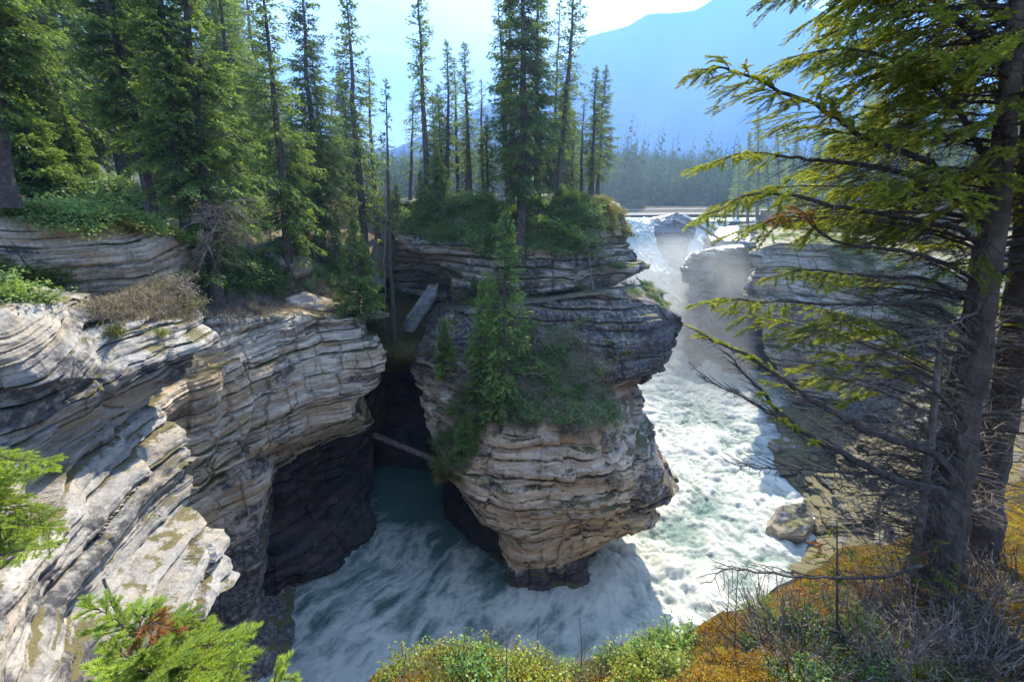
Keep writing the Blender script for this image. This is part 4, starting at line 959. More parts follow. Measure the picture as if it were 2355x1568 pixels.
# ------------------------------------------------------------------ shrubs, grass and ground cover
def shrub_template(seed, R, H, nst, nleaf, lL, lW, mat, stem=M_twig, flat=.5, droopy=False):
    rng = np.random.default_rng(seed); st = MB(); lf = MB()
    for k in range(nst):
        az = rng.random() * 6.283; out = R * rng.uniform(.3, 1.05); h = H * rng.uniform(.45, 1.05) * (1 - .45 * (out / R) ** 2)
        m = 6; t = np.linspace(0, 1, m)
        P = np.stack([np.cos(az) * out * t ** .8, np.sin(az) * out * t ** .8, h * (t ** 1.3 if not droopy else np.sin(t * 2.4))], 1)
        P += rng.normal(size=(m, 3)) * .03 * R * t[:, None]
        st.tube(P, np.linspace(.012, .003, m) * R / .6, 3, .5)
        n = nleaf; w = rng.uniform(.25, 1.02, n)
        p = np.stack([np.interp(w, t, P[:, j]) for j in range(3)], 1) + rng.normal(size=(n, 3)) * np.array([.13, .13, .09]) * R
        d = rng.normal(size=(n, 3)); d[:, 2] = d[:, 2] * .5 + .25; d[:, :2] += .8 * np.array([np.cos(az), np.sin(az)]); d /= np.linalg.norm(d, axis=1)[:, None]
        lf.diamonds(p, d, lL * rng.uniform(.6, 1.2, n), lW * rng.uniform(.7, 1.2, n), rng.normal(size=(n, 3)) * flat + [0, 0, 1.0], np.clip(w * .7 + .3 * rng.random(n), 0, 1))
    return (st.build('stems', stem, link=False).data, lf.build('foliage', mat, link=False).data)
SH = {
 'juniper': [shrub_template(s, .95, .42, 26, 46, .13, .026, M_young if s == 101 else M_shrub, flat=.4) for s in (101, 102, 103)],
 'leafy': [shrub_template(s, .8, .7, 24, 50, .085, .032, M_shrub) for s in (111, 112)],
 'pale': [shrub_template(s, .6, .8, 16, 30, .075, .03, M_palebush, M_deadtwig) for s in (121, 122)],
 'brush': [shrub_template(s, .75, .6, 34, 20, .09, .017, leaf_mat('grey_green_brush', (.10, .11, .055), (.22, .23, .11), (.24, .20, .13), .3, .05, 1.4) if s == 131 else M_drygrass, M_deadtwig) for s in (131, 132)],
 'golden': [shrub_template(s, .8, .45, 30, 44, .10, .024, leaf_mat('golden_heath', (.10, .11, .025), (.26, .24, .05), (.30, .18, .04), .4, .0, 1.2)) for s in (141,)],
}
NS = [0]
SADJ = {'juniper': 'low green juniper', 'golden': 'golden brown heath bush', 'brush': 'grey green twiggy bush', 'leafy': 'broad leaved green shrub', 'pale': 'pale leaved bush', 'fgyellow': 'yellow green dwarf shrub', 'fggreen': 'fresh green dwarf shrub', 'fgdead': 'leafless grey dwarf shrub'}
SNAME = {'juniper': ('juniper_bush', 'juniper'), 'golden': ('heath_bush', 'heath bush'), 'brush': ('brush_bush', 'brush'), 'leafy': ('leafy_shrub', 'leafy shrub'), 'pale': ('pale_bush', 'bush'), 'fgyellow': ('dwarf_shrub', 'dwarf shrub'), 'fggreen': ('dwarf_shrub', 'dwarf shrub'), 'fgdead': ('dead_shrub', 'dead shrub')}
def put_shrub(kind, p, s, label, group, name='shrub', nrm=None, cat='shrub'):
    name, cat = SNAME[kind]
    v = SH[kind]; NS[0] += 1; a, b = v[NS[0] % len(v)]
    r = empty(name, tuple(p - np.array([0, 0, .05 * s])), label, cat, group); r.scale = (s, s, s * random.uniform(.75, 1.15))
    q = Matrix.Rotation(random.random() * 6.28, 3, 'Z')
    if nrm is not None:
        up = Vector((nrm[0], nrm[1], nrm[2] + .9)).normalized(); q = up.to_track_quat('Z', 'Y').to_matrix() @ q
    r.rotation_euler = q.to_euler()
    for nm, me in (('stems', a), ('foliage', b)):
        o = bpy.data.objects.new(nm, me); COL.objects.link(o); o.parent = r
    return r
def inD(poly, n, seed, minz=None, maxd=80, mingap=0):
    rg = np.random.default_rng(seed); P = np.array(poly, float); lo = P.min(0); hi = P.max(0); out = []; k = 0; got = []
    while len(out) < n and k < n * 40:
        k += 1; q = lo + (hi - lo) * rg.random(2)
        if not inpoly(np.array([q[0]]), np.array([q[1]]), poly)[0]: continue
        if mingap and any((q[0] - a) ** 2 + (q[1] - b) ** 2 < mingap ** 2 for a, b in got): continue
        p, nn = hit(q[0], q[1], maxd)
        if p is None: continue
        if nn[2] < 0: nn = -nn if abs(nn[2]) > .3 else nn
        if minz is not None and nn[2] < minz: continue
        got.append(tuple(q)); out.append((p, nn, q))
    return out
random.seed(7)
def scatter(poly, n, kinds, sr, label, group, seed, minz=None, gap=10, name='shrub', cat='shrub'):
    i = min([label.find(w) for w in (' on ', ' at ', ' in ', ' draped', ' hanging', ' under ', ' above', ' between', ' behind', ' along', ' below', ' beside', ' left of', ' over ', ' through') if label.find(w) > 0])
    xs_ = [q[0] for q in poly]; mid = (min(xs_) + max(xs_)) / 2
    for p, nn, q in inD(poly, n, seed, minz, mingap=gap):
        kd = random.choice(kinds); loc = label[i:]
        if n > 30: loc += ', left half' if q[0] < mid else ', right half'
        put_shrub(kd, p, random.uniform(*sr), SADJ[kd] + loc, (SADJ[kd] + 's' + loc), name, nn, cat)
scatter([(930,475),(1010,455),(1130,455),(1200,500),(1180,590),(1080,560),(980,560),(920,540)], 62, ['juniper', 'juniper', 'leafy'], (.8, 1.35), 'low green juniper bush draped over the left part of the island cap', 'junipers on the left of the island cap', 11, gap=9)
scatter([(1190,480),(1290,455),(1350,450),(1380,470),(1370,560),(1290,585),(1200,560)], 46, ['juniper', 'juniper', 'leafy'], (.8, 1.3), 'low green juniper bush on the island cap right of the big spruce', 'junipers right of the big island spruce', 12, gap=9)
scatter([(1290,448),(1340,446),(1400,458),(1438,500),(1450,545),(1400,550),(1350,520)], 34, ['golden'], (.6, 1.0), 'golden brown heath bush on the sunlit right shoulder of the island', 'golden heath on the island shoulder', 13, gap=7)
scatter([(1330,560),(1420,590),(1460,640),(1530,668),(1500,690),(1330,670),(1290,640)], 24, ['brush', 'brush', 'juniper'], (.5, .9), 'grey green brush on the right hand shelf of the island', 'brush on the upper right island shelf', 14, gap=10)
scatter([(1035,660),(1180,650),(1190,700),(1040,700)], 10, ['juniper'], (.6, .9), 'dark juniper on the shelf under the upper island cliff', 'junipers on the island shelf', 15, gap=12)
scatter([(1090,800),(1180,740),(1330,790),(1400,860),(1400,960),(1330,985),(1200,980),(1080,1000),(1040,930)], 120, ['brush', 'brush', 'leafy', 'juniper', 'brush'], (.65, 1.25), 'grey green brush on the steep middle slope of the island', 'brush on the middle slope of the island', 16, gap=11)
scatter([(1190,760),(1330,780),(1410,850),(1420,950),(1330,985),(1200,985)], 60, ['brush', 'brush', 'pale'], (.6, 1.1), 'brush on the slope right of the slender island spruce', 'x', 77, gap=9)
scatter([(960,1000),(1050,990),(1110,1000),(1090,1050),(1060,1100),(1045,1115),(1000,1060)], 24, ['brush', 'leafy', 'golden'], (.6, 1.0), 'olive bush hanging at the lower left edge of the island brush', 'bushes at the lower left of the island slope', 17, gap=9)
scatter([(1000,700),(1060,690),(1040,770),(960,860),(940,850),(975,760)], 12, ['brush', 'golden'], (.3, .55), 'tuft of brush on the left shelf of the island', 'brush on the left shelf of the island', 18, gap=12)
scatter([(1400,780),(1450,800),(1440,850),(1380,830)], 5, ['golden'], (.4, .6), 'orange tinged heath patch on the dark right face of the island', 'heath patches on the dark island face', 19)
scatter([(1480,655),(1535,668),(1560,715),(1500,700)], 8, ['golden', 'juniper'], (.35, .6), 'mossy tuft on the right spur of the island', 'tufts on the right island spur', 20)
scatter([(1300,740),(1350,735),(1355,830),(1300,850)], 5, ['pale'], (.8, 1.1), 'pale leaved young birch like bush on the island slope', 'pale bushes on the island slope', 21, gap=14, name='pale_bush')
scatter([(450,600),(560,590),(640,600),(650,650),(560,690),(480,670)], 16, ['leafy'], (.9, 1.3), 'dark green leafy bush at the top of the left cliff', 'leafy bushes above the left cliff', 22, gap=14)
scatter([(600,560),(720,600),(800,640),(780,690),(640,650)], 18, ['pale', 'brush', 'leafy'], (.6, 1.0), 'light grassy bush between the boulders of the left slope', 'light bushes between the left boulders', 23, gap=12)
scatter([(-10,615),(120,625),(150,665),(60,690),(-10,690)], 12, ['juniper', 'leafy'], (.6, .9), 'green juniper on the narrow ledge at the left edge', 'junipers on the narrow left ledge', 24, gap=12)
scatter([(-10,462),(120,475),(280,490),(420,520),(440,560),(300,520),(100,500),(-10,500)], 26, ['juniper', 'leafy', 'golden'], (.5, .9), 'low bush along the brink of the upper rock tier', 'bushes along the upper rock tier', 25, gap=12)
scatter([(380,640),(460,640),(470,700),(400,720)], 8, ['brush'], (.7, 1.0), 'leafless twiggy bush left of the dark leafy bushes', 'twiggy bushes on the left slope', 26, gap=14)
scatter([(450,430),(560,440),(620,520),(520,540),(460,500)], 10, ['leafy', 'juniper'], (.9, 1.4), 'leafy bush under the low spruce boughs of the left bank', 'bushes under the left spruces', 27, gap=14)
scatter([(870,560),(930,560),(920,700),(880,690)], 8, ['juniper', 'brush'], (.7, 1.1), 'shaded bush in the cleft between left bank and island', 'shaded bushes in the cleft', 28, gap=14)
scatter([(1740,545),(1800,538),(1900,545),(2000,560),(2000,610),(1850,560)], 20, ['golden', 'juniper'], (.8, 1.3), 'yellow green bush on top of the tan right bank cliff', 'bushes on the tan right cliff', 29, gap=12)
scatter([(1640,510),(1740,500),(1740,535),(1680,545)], 9, ['leafy'], (1.0, 1.5), 'hazy green bush on the wet rock beside the falls', 'bushes beside the falls', 30, gap=10)
scatter([(1900,560),(2050,580),(2100,680),(2250,700),(2300,900),(2150,900),(2000,700)], 40, ['golden', 'juniper', 'leafy'], (.8, 1.4), 'bright bush on the right bank seen through the spruce boughs', 'bushes on the right bank behind the near spruce', 31, gap=16)

def blades(name, samples, per, L, W, mat, label, cat, seed, spread=.12, hang=.0, up=.8, kind='stuff'):
    rg = np.random.default_rng(seed); mb = MB()
    P = np.array([s[0] for s in samples]); Nn = np.array([s[1] for s in samples])
    P = np.repeat(P, per, 0); Nn = np.repeat(Nn, per, 0); n = len(P)
    off = rg.normal(size=(n, 3)) * spread; off -= Nn * np.sum(off * Nn, 1)[:, None]
    d = Nn * .6 + np.array([0, 0, up]) + rg.normal(size=(n, 3)) * .5; d /= np.linalg.norm(d, axis=1)[:, None]
    LL = L * rg.uniform(.5, 1.3, n); ww = W * rg.uniform(.7, 1.3, n); a = rg.random(n)
    p = P + off
    s_ = np.cross(d, rg.normal(size=(n, 3))); s_ /= np.linalg.norm(s_, axis=1)[:, None]
    lean = rg.normal(size=(n, 3)) * .35; lean[:, 2] = -.25 - hang
    m = p + d * (LL * .55)[:, None]; e = m + (d * .5 + lean) * (LL * .55)[:, None]
    V = np.stack([p - s_ * ww[:, None], p + s_ * ww[:, None], m + s_ * ww[:, None] * .8, m - s_ * ww[:, None] * .8, e], 1).reshape(-1, 3)
    b = np.arange(n)[:, None] * 5
    mb.add(V, Q=b + np.array([0, 1, 2, 3]), T=b + np.array([3, 2, 4]), a=np.repeat(a, 5))
    return tag(mb.build(name, mat), label, cat, None, kind)
S = inD([(380,640),(470,690),(640,650),(800,700),(850,728),(700,722),(520,728),(390,740),(230,735),(210,700)], 900, 41, maxd=60)
blades('dry_grass', S, 14, .26, .007, M_drygrass, 'matted dry grass along the top of the left cliff', 'grass', 41, .14, .4)
S = inD([(1080,790),(1180,740),(1330,780),(1410,860),(1400,970),(1330,985),(1200,980),(1080,1010),(1000,1050),(1020,960)], 1500, 42, maxd=60)
blades('brush_grass', S, 14, .34, .008, M_drygrass, 'dead grass hanging on the middle slope of the island', 'grass', 42, .14, .9)
S = inD([(600,545),(700,560),(850,650),(860,700),(700,650),(560,620)], 400, 43, maxd=60)
blades('slope_grass', S, 14, .28, .008, M_grass, 'fresh grass between the boulders of the left slope', 'grass', 43, .15)
S = inD([(1730,545),(1900,540),(2010,555),(2100,600),(2300,700),(2300,880),(2100,760),(1980,640),(1820,560)], 900, 44, maxd=90)
blades('bank_grass', S, 16, .4, .012, M_grass, 'sunlit grass on the right bank ledges', 'grass', 44, .3)
S = inD([(1290,446),(1400,455),(1445,520),(1430,560),(1330,500)], 300, 45)
blades('shoulder_grass', S, 14, .25, .007, M_grass, 'golden grass on the island shoulder', 'grass', 45, .15)
for (x, y, s, lab) in ((268, 770, 1.0, 'bright green grass tuft drooping over the left cliff edge'), (370, 770, .6, 'smaller green grass tuft on the left cliff edge'), (668, 850, .8, 'dry tuft of grass on a ledge of the left cliff wall')):
    p, nn = hit(x, y)
    tag(blades('grass_tuft', [(p, np.array([.2, -.3, .8]))] * 3, 60, .42 * s, .007, M_drygrass if 'dry' in lab else M_grass, lab, 'grass', int(x), .09, 1.0, .6, None), None)

# boulders and logs lying about
def boulder(name, pts_d, thick, mat, label, seed, amp=.12):
    """slab-like rock from a pixel outline of its upper face (dx, dy, Y), given real thickness"""
    P = np.array([PY(*q) for q in pts_d]); n = len(P); c = P.mean(0)
    u, s_, vt = np.linalg.svd(P - c); nn = vt[2] if vt[2][2] > 0 else -vt[2]
    rings = []; K = 64
    t = np.linspace(0, n, K, endpoint=False); i = np.floor(t).astype(int) % n; f = (t % 1)[:, None]
    loop = P[i] * (1 - f) + P[(i + 1) % n] * f
    for sc, dz in ((.02, .12), (.35, .12), (.7, .1), (.9, .05), (1.0, -.12), (1.03, -.35), (.98, -.6), (.9, -.85), (.6, -1.0), (.02, -1.0)):
        rings.append(c + (loop - c) * sc + nn * thick * dz)
    G = np.stack(rings); G = catmull(G, 60); V = G.reshape(-1, 3)
    V = V + (fbm(V * 2.2, 4, seed)[:, None] - .5) * amp * 2 * norm(np.array([.3, -.6, .6])) + ((np.floor(V[:, 2:3] * 6 + fbm(V, 3, seed)[:, None] * 3) % 2) * .03)* np.array([[0, -1, 0]])
    i = np.arange(59)[:, None] * K; j = np.arange(K)[None, :]
    Q = np.stack([i + j, i + (j + 1) % K, i + K + (j + 1) % K, i + K + j], -1).reshape(-1, 4)
    o = mesh(name, V, Q, mat=mat, attrs={'strata': V[:, 2], 'dark': V[:, 2] * 0}); return tag(o, label, 'boulder')
boulder('boulder', [(640,690,20),(700,668,21),(775,690,22),(800,712,21.8),(740,715,20.8),(680,705,20.2)], .55, M_island, 'flat grey slab with orange underside on the left cliff top', 201)
boulder('boulder', [(600,556,21),(650,552,22),(700,580,22.4),(722,612,22),(690,622,21),(630,600,20.6)], 1.1, M_near, 'pale layered outcrop poking from the grassy left slope', 202)
boulder('boulder', [(922,758,25),(936,725,25.2),(985,655,26.5),(1008,650,26.6),(1000,690,26),(950,762,24.8)], .5, M_rightshade, 'long grey slab leaning in the cleft beside the island', 203, .14)
boulder('boulder', [(1765,1210,22.8),(1790,1160,23.6),(1850,1150,23.6),(1880,1200,22.6),(1850,1235,21.6),(1790,1240,21.8)], 2.2, M_right, 'rounded grey boulder at the right edge of the rapids', 204, .3)
boulder('boulder', [(1770,1010,32.5),(1800,1005,33),(1850,1015,32.5),(1840,1035,31.5),(1790,1030,31.5)], 1.2, M_right, 'small rock awash at the right edge of the rapids', 205, .2)
def log(name, a, b, r0, r1, label, mat=M_log, seed=1):
    rng = np.random.default_rng(seed); mb = MB(); A = PY(*a); B = PY(*b); t = np.linspace(0, 1, 14)[:, None]
    P = A * (1 - t) + B * t + rng.normal(size=(14, 3)) * .012; mb.tube(P, np.linspace(r0, r1, 14), 10, .5, .2, rng)
    mb.add(np.concatenate([P[:1], P[-1:]]), None, None)
    return tag(mb.build(name, mat, smooth=True), label, 'log')
log('log', (862, 1000, 24.5), (1062, 1085, 20.2), .20, .13, 'pale log wedged across the dark side channel', seed=3)
log('log', (1603, 516, 76), (1668, 558, 71), .28, .2, 'thin log leaning across the smaller chute', seed=4)
log('log', (1625, 562, 77), (1546, 492, 77.2), .2, .2, 'stray log on top of the rock fin', seed=5) if False else None
log('log', (1548, 506, 76.4), (1580, 520, 76.2), .22, .16, 'short log lying on the rock fin between the chutes', seed=6)
def deadsnag(x0, y0, x1, y1, Y, r, label, nb=10, seed=1, mat=M_deadtwig, blen=.6):
    rng = np.random.default_rng(seed); A = PY(x0, y0, Y); B = PY(x1, y1, Y); L = np.linalg.norm(B - A); mb = MB(); tw = MB()
    t = np.linspace(0, 1, 12)[:, None]; P = A * (1 - t) + B * t; P[1:-1] += rng.normal(size=(10, 3)) * .008 * L; mb.tube(P, np.linspace(r, r * .3, 12), 6, .5, .2, rng)
    for k in range(nb):
        u = rng.uniform(.2, .98); p = A * (1 - u) + B * u; d = norm(rng.normal(size=3) * [1, .7, .5] + [0, 0, .1]); l = blen * rng.uniform(.4, 1)
        q = [p, p + d * l * .5, p + d * l + [0, 0, -.12 * l]]; tw.tube(q, [r * .3, r * .2, r * .08], 4)
        for j in range(4):
            w = rng.uniform(.3, 1); pp = p + d * l * w; d2 = norm(d + rng.normal(size=3) * .8); tw.tube([pp, pp + d2 * l * .3], [r * .13, r * .05], 3)
    root = empty('dead_snag', tuple(A), label, 'dead tree'); 
    for nm, m_ in (('trunk', mb), ('branches', tw)):
        o = m_.build(nm, mat); o.parent = root; o.location = tuple(-A)
    return root
deadsnag(888, 400, 885, 760, 25.2, .05, 'bleached straight pole standing in front of the cleft', 3, 31)
deadsnag(1365, 690, 1350, 540, 25.3, .06, 'bleached dead snag with many twigs on the upper right island cliff', 26, 32, blen=1.3)
deadsnag(1298, 820, 1310, 690, 22.4, .025, 'thin pale dead stem standing in the island brush', 3, 33)
for i_, (x, y, lab) in enumerate(((520, 520, 'mass of grey dead twigs drooping beside the slab edge spruce'), (545, 545, 'second mass of grey dead twigs drooping over the dark rock'))):
    deadsnag(x - 60, y + 90, x, y - 60, 15.2 + i_, .05, lab, 60, 40 + i_, blen=1.3)

# ------------------------------------------------------------------ near spruces with real needles
def needle_twigs(mb, tw, P0, D, L, rng, nL=.016, nW=.0011, per=420, tone=.6, taper=True, radial=1.0):
    nW = nW * 1.6; per = per * 2.1; nL = nL * 1.35
    """P0, D, L arrays: straight little twigs, each clothed in needles"""
    n = np.maximum(6, (L * per).astype(int)); idx = np.repeat(np.arange(len(L)), n); N_ = len(idx)
    w = rng.random(N_); d = D[idx]
    r = rng.normal(size=(N_, 3)); r -= d * np.sum(r * d, 1)[:, None]; r /= np.linalg.norm(r, axis=1)[:, None]
    r[:, 2] = np.abs(r[:, 2]) * .6 + r[:, 2] * .4
    nd = d * (.75 + .5 * w[:, None]) + r * radial; nd /= np.linalg.norm(nd, axis=1)[:, None]
    p = P0[idx] + d * (L[idx] * w)[:, None] + np.array([0, 0, -1]) * (.18 * L[idx] * w ** 2)[:, None]
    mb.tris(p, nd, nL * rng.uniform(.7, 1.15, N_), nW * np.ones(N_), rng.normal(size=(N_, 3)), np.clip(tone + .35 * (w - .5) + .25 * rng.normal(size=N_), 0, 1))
    for a, dd, l in zip(P0, D, L):
        tw.tube([a, a + dd * l * .5 - [0, 0, .045 * l], a + dd * l - [0, 0, .18 * l]], [.0022, .0016, .0008], 3)
def bough(parent, pts, rng, r0=.016, r1=.004, leaf=(.35, 1.0), spacing=.05, sidelen=.34, dead=.0, tone=.6, mat=M_neartree, needle=True, per=420, tmat=M_twig, label=None, sub=True, nL=.016, nW=.0011, hang=.25, name='branch', sides=5):
    pts = np.asarray(pts, float); m = max(10, len(pts) * 3); P = catmull(pts, m); P[1:-1] += rng.normal(size=(m - 2, 3)) * .004
    seg = np.linalg.norm(np.diff(P, axis=0), axis=1); cum = np.concatenate([[0], np.cumsum(seg)]); LT = cum[-1]; t = cum / LT
    bm = MB(); nm = MB(); bm.tube(P, np.linspace(r0, r1, m), sides, .5, .25, rng)
    T = np.gradient(P, axis=0); T /= np.linalg.norm(T, axis=1)[:, None]
    us = np.arange(.10, 1, spacing / LT); us = us + rng.uniform(-.4, .4, len(us)) * spacing / LT
    TW0, TWD, TWL = [], [], []
    for k, u in enumerate(us):
        u = min(max(u, .02), .995)
        p = np.array([np.interp(u, t, P[:, j]) for j in range(3)]); d = norm(np.array([np.interp(u, t, T[:, j]) for j in range(3)]))
        sv = norm(np.cross(d, [0, 0, 1.0])) * (1 if k % 2 else -1)
        sd_ = norm(d * rng.uniform(.5, .9) + sv * rng.uniform(.5, .9) + np.array([0, 0, rng.uniform(-hang - .15, .15)]))
        l = sidelen * (1.15 - u) ** .6 * rng.uniform(.5, 1.15) * (1 if u > .2 else .7) + .03
        live = leaf[0] <= u <= leaf[1] and rng.random() > dead
        q = np.array([p, p + sd_ * l * .5 - [0, 0, .02 * l], p + sd_ * l - [0, 0, hang * .6 * l]])
        bm.tube(q, [.0035, .0025, .0012], 3)
        ns = max(2, int(l / .034)) if sub else 1
        for s_ in range(ns):
            v = rng.uniform(.25, 1.0); pp = q[0] * (1 - v) ** 2 + 2 * q[1] * v * (1 - v) + q[2] * v ** 2
            d2 = norm(sd_ * .8 + norm(np.cross(sd_, [0, 0, 1.0])) * rng.uniform(-.9, .9) + np.array([0, 0, rng.uniform(-.5, .15)])); l2 = l * rng.uniform(.3, .6) * (1.2 - v * .6)
            if live: TW0.append(pp); TWD.append(d2); TWL.append(max(.03, l2))
            else: bm.tube([pp, pp + d2 * l2 - [0, 0, .1 * l2]], [.0016, .0007], 3)
        if live: TW0.append(p + sd_ * l * .15); TWD.append(norm(q[2] - q[0])); TWL.append(l)
    if leaf[1] > .9 and leaf[0] < .95:
        for u in (.8, .87, .93, .98):
            TW0.append(np.array([np.interp(u, t, P[:, j]) for j in range(3)])); TWD.append(T[-1]); TWL.append(LT * .06 + .03)
    o = bm.build(name, tmat, parent)
    if label: o['label'] = label
    if needle and TW0:
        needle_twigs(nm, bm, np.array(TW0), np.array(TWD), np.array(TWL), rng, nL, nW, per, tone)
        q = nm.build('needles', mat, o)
        bmo = MB()
    return o
def P3(*a): return [PT(x, y, t) for x, y, t in a]
rng = np.random.default_rng(77)
root = empty('near_spruce', (0, 0, 0), 'large near spruce with twin trunk and dead grey lower twigs at the right edge', 'tree')
mb = MB(); tp = np.array([PY(2150, 1330, 3.02), PY(2166, 1240, 3.02), PY(2185, 1120, 3.05), PY(2212, 960, 3.08), PY(2240, 800, 3.1), PY(2268, 620, 3.12), PY(2292, 450, 3.15), PY(2312, 280, 3.15), PY(2335, 60, 3.15), PY(2365, -250, 3.15), PY(2400, -700, 3.2)])
tp = catmull(tp, 420); rr = np.interp(np.linspace(0, 1, 420), [0, .08, .2, .4, .55, .7, 1], [.215, .16, .132, .098, .07, .052, .03]); mb.bark(tp, rr, 110, 301)
TRK = mb.build('trunk', M_barknear, root, smooth=True); TRK['label'] = 'grey scaly main trunk'
mb = MB(); t2 = catmull(np.array([PY(2240, 1330, 3.5), PY(2262, 1180, 3.5), PY(2295, 1000, 3.5), PY(2325, 830, 3.5), PY(2350, 600, 3.55), PY(2375, 300, 3.6), PY(2400, -100, 3.6)]), 240); mb.bark(t2, np.interp(np.linspace(0, 1, 240), [0, .2, 1], [.16, .12, .05]), 70, 303)
o = mb.build('trunk', M_bark, root, smooth=True); o['label'] = 'darker second trunk behind the main one'
mb = MB(); t3 = catmull(np.array([PY(2095, 1330, 2.9), PY(2120, 1180, 2.88), PY(2140, 1010, 2.85), PY(2152, 900, 2.85), PY(2165, 740, 2.9)]), 24); mb.tube(t3, np.linspace(.035, .014, 24), 8, .5, .15, rng)
o = mb.build('trunk', M_deadtwig, root, smooth=True); o['label'] = 'slim grey stem pressed against the main trunk'
def bt(pts, t0, t1):
    n = len(pts); return [PT(x, y, t0 + (t1 - t0) * i / (n - 1)) for i, (x, y) in enumerate(pts)]
B = lambda pts, t0, t1, **k: bough(root, bt(pts, t0, t1), rng, **k)
B([(2262,520),(2217,438),(2180,402),(2131,369),(2074,348),(2016,332),(1967,303),(1930,275),(1873,242),(1803,213),(1746,184),(1689,164),(1643,152),(1604,168)], 3.1, 2.7, r0=.026, r1=.004, leaf=(.46, 1), sidelen=.48, spacing=.035, tone=.55, dead=.12)
B([(2292,440),(2266,361),(2246,328),(2221,279),(2193,246),(2152,205),(2100,160),(2020,125),(1930,110),(1840,130),(1780,160)], 3.12, 2.75, r0=.026, r1=.003, leaf=(.36, 1), sidelen=.44, spacing=.032, tone=.45, dead=.05)
B([(2330,200),(2303,143),(2262,102),(2221,66),(2180,25),(2100,-30),(2000,-60),(1900,-60),(1800,-20)], 3.1, 2.6, r0=.03, r1=.004, leaf=(.4, 1), sidelen=.46, spacing=.032, tone=.45, dead=.05)
B([(2260,470),(2150,420),(2057,393),(1996,381),(1934,373),(1873,369),(1811,361),(1750,352),(1689,356),(1613,384)], 3.1, 2.9, r0=.022, r1=.003, leaf=(.72, 1), sidelen=.30, spacing=.033, tone=.7)
B([(2250,560),(2200,524),(2119,508),(2016,488),(1914,471),(1832,451),(1762,445),(1709,451),(1656,483),(1609,500)], 3.1, 2.85, r0=.022, r1=.003, leaf=(.66, 1), sidelen=.32, spacing=.033, tone=.8)
B([(2240,640),(2139,590),(2057,574),(1975,567),(1914,553),(1881,529),(1850,500),(1790,500),(1755,515)], 3.1, 2.95, r0=.018, r1=.003, leaf=(.8, 1), sidelen=.26, spacing=.04, tone=.6)
B([(1881,529),(1868,505),(1850,488),(1815,490),(1790,500)], 2.96, 2.9, r0=.006, r1=.002, leaf=(.1, 1), sidelen=.16, spacing=.03, mat=M_rusty, label='rust orange dying twig')
B([(2240,690),(2133,640),(2040,636),(1947,630),(1891,622),(1835,622),(1779,641)], 3.08, 2.9, r0=.016, r1=.003, leaf=(.55, 1), sidelen=.28, spacing=.035, tone=.6)
B([(2230,760),(2152,700),(2059,697),(1984,701),(1872,697),(1802,693),(1727,693),(1667,686),(1622,697)], 3.08, 2.8, r0=.016, r1=.003, leaf=(.70, 1), sidelen=.26, spacing=.035, tone=.65)
B([(2225,820),(2160,810),(2080,770),(2020,745),(1960,735),(1890,760),(1825,790)], 3.05, 2.7, r0=.014, r1=.003, leaf=(.35, 1), sidelen=.30, spacing=.035, tone=.5)
B([(2215,960),(2150,900),(2080,860),(2000,840),(1920,838),(1850,842)], 3.0, 2.9, r0=.011, r1=.002, leaf=(.35, 1), sidelen=.16, spacing=.05, tone=1.0, dead=.45, mat=M_yellowleaf)
B([(2190,1090),(2152,1043),(2059,1010),(1984,988),(1928,954),(1865,920),(1835,898),(1802,872),(1757,842),(1712,812),(1679,801),(1641,783),(1606,762)], 3.0, 2.7, r0=.030, r1=.003, leaf=(.55, .98), sidelen=.30, spacing=.03, dead=.72, tone=.9, hang=.1)
B([(2170,1130),(2080,1110),(2003,1076),(1947,1047),(1891,1017),(1846,991),(1817,965),(1779,935),(1750,898),(1727,876),(1697,842),(1672,812)], 2.95, 2.75, r0=.030, r1=.003, leaf=(.45, .9), sidelen=.30, spacing=.03, dead=.85, tone=.9, hang=.1)
B([(2150,1120),(2000,1090),(1900,1085),(1824,1079),(1750,1076),(1690,1070)], 2.95, 2.7, r0=.016, r1=.002, needle=False, sidelen=.30, spacing=.035, dead=1, leaf=(2, 3), hang=-.1)
B([(1850,1010),(1790,960),(1740,930),(1690,905),(1630,880),(1612,858)], 2.8, 2.6, r0=.009, r1=.002, needle=False, sidelen=.22, spacing=.035, dead=1, leaf=(2, 3), hang=-.1)
B([(2120,1300),(2020,1330),(1922,1327),(1849,1327),(1775,1319),(1702,1308),(1665,1308),(1636,1340)], 2.9, 2.5, r0=.012, r1=.002, needle=False, sidelen=.24, spacing=.035, dead=1, leaf=(2, 3), hang=.4)
# unnamed boughs: dead and half live ones all round the trunk
def trunk_at(y):                                  # point on the trunk axis at pixel height y
    k = int(np.argmin(np.abs(np.array([CY - FOC * ((p - [0, 0, CAMZ]) @ np.array([0, sp, cp])) / ((p - [0, 0, CAMZ]) @ np.array([0, cp, -sp])) for p in tp]) - y))); return tp[k]
for k in range(125):
    y0 = rng.uniform(560, 1230) if k < 70 else rng.uniform(940, 1285); A = trunk_at(y0); L = rng.uniform(.5, 1.25) * (1 if y0 < 1000 else .95)
    left = rng.random() < .72
    az = (math.pi + rng.uniform(-.75, .85)) if left else rng.uniform(-.8, .8)
    el = rng.uniform(-.05, .42); d = np.array([math.cos(az) * math.cos(el), -math.sin(az) * math.cos(el) * .8, math.sin(el)])
    pts = [A + d * L * u + np.array([0, 0, .10 * L * (u - u * u * 1.6)]) + rng.normal(size=3) * .015 * u for u in np.linspace(0, 1, 6)]
    bough(root, pts, rng, r0=.008 + .004 * rng.random(), r1=.0015, needle=False, leaf=(2, 3), sidelen=.26, spacing=.05, hang=rng.uniform(-.15, .3), tmat=M_deadtwig if rng.random() < .62 else M_twig)
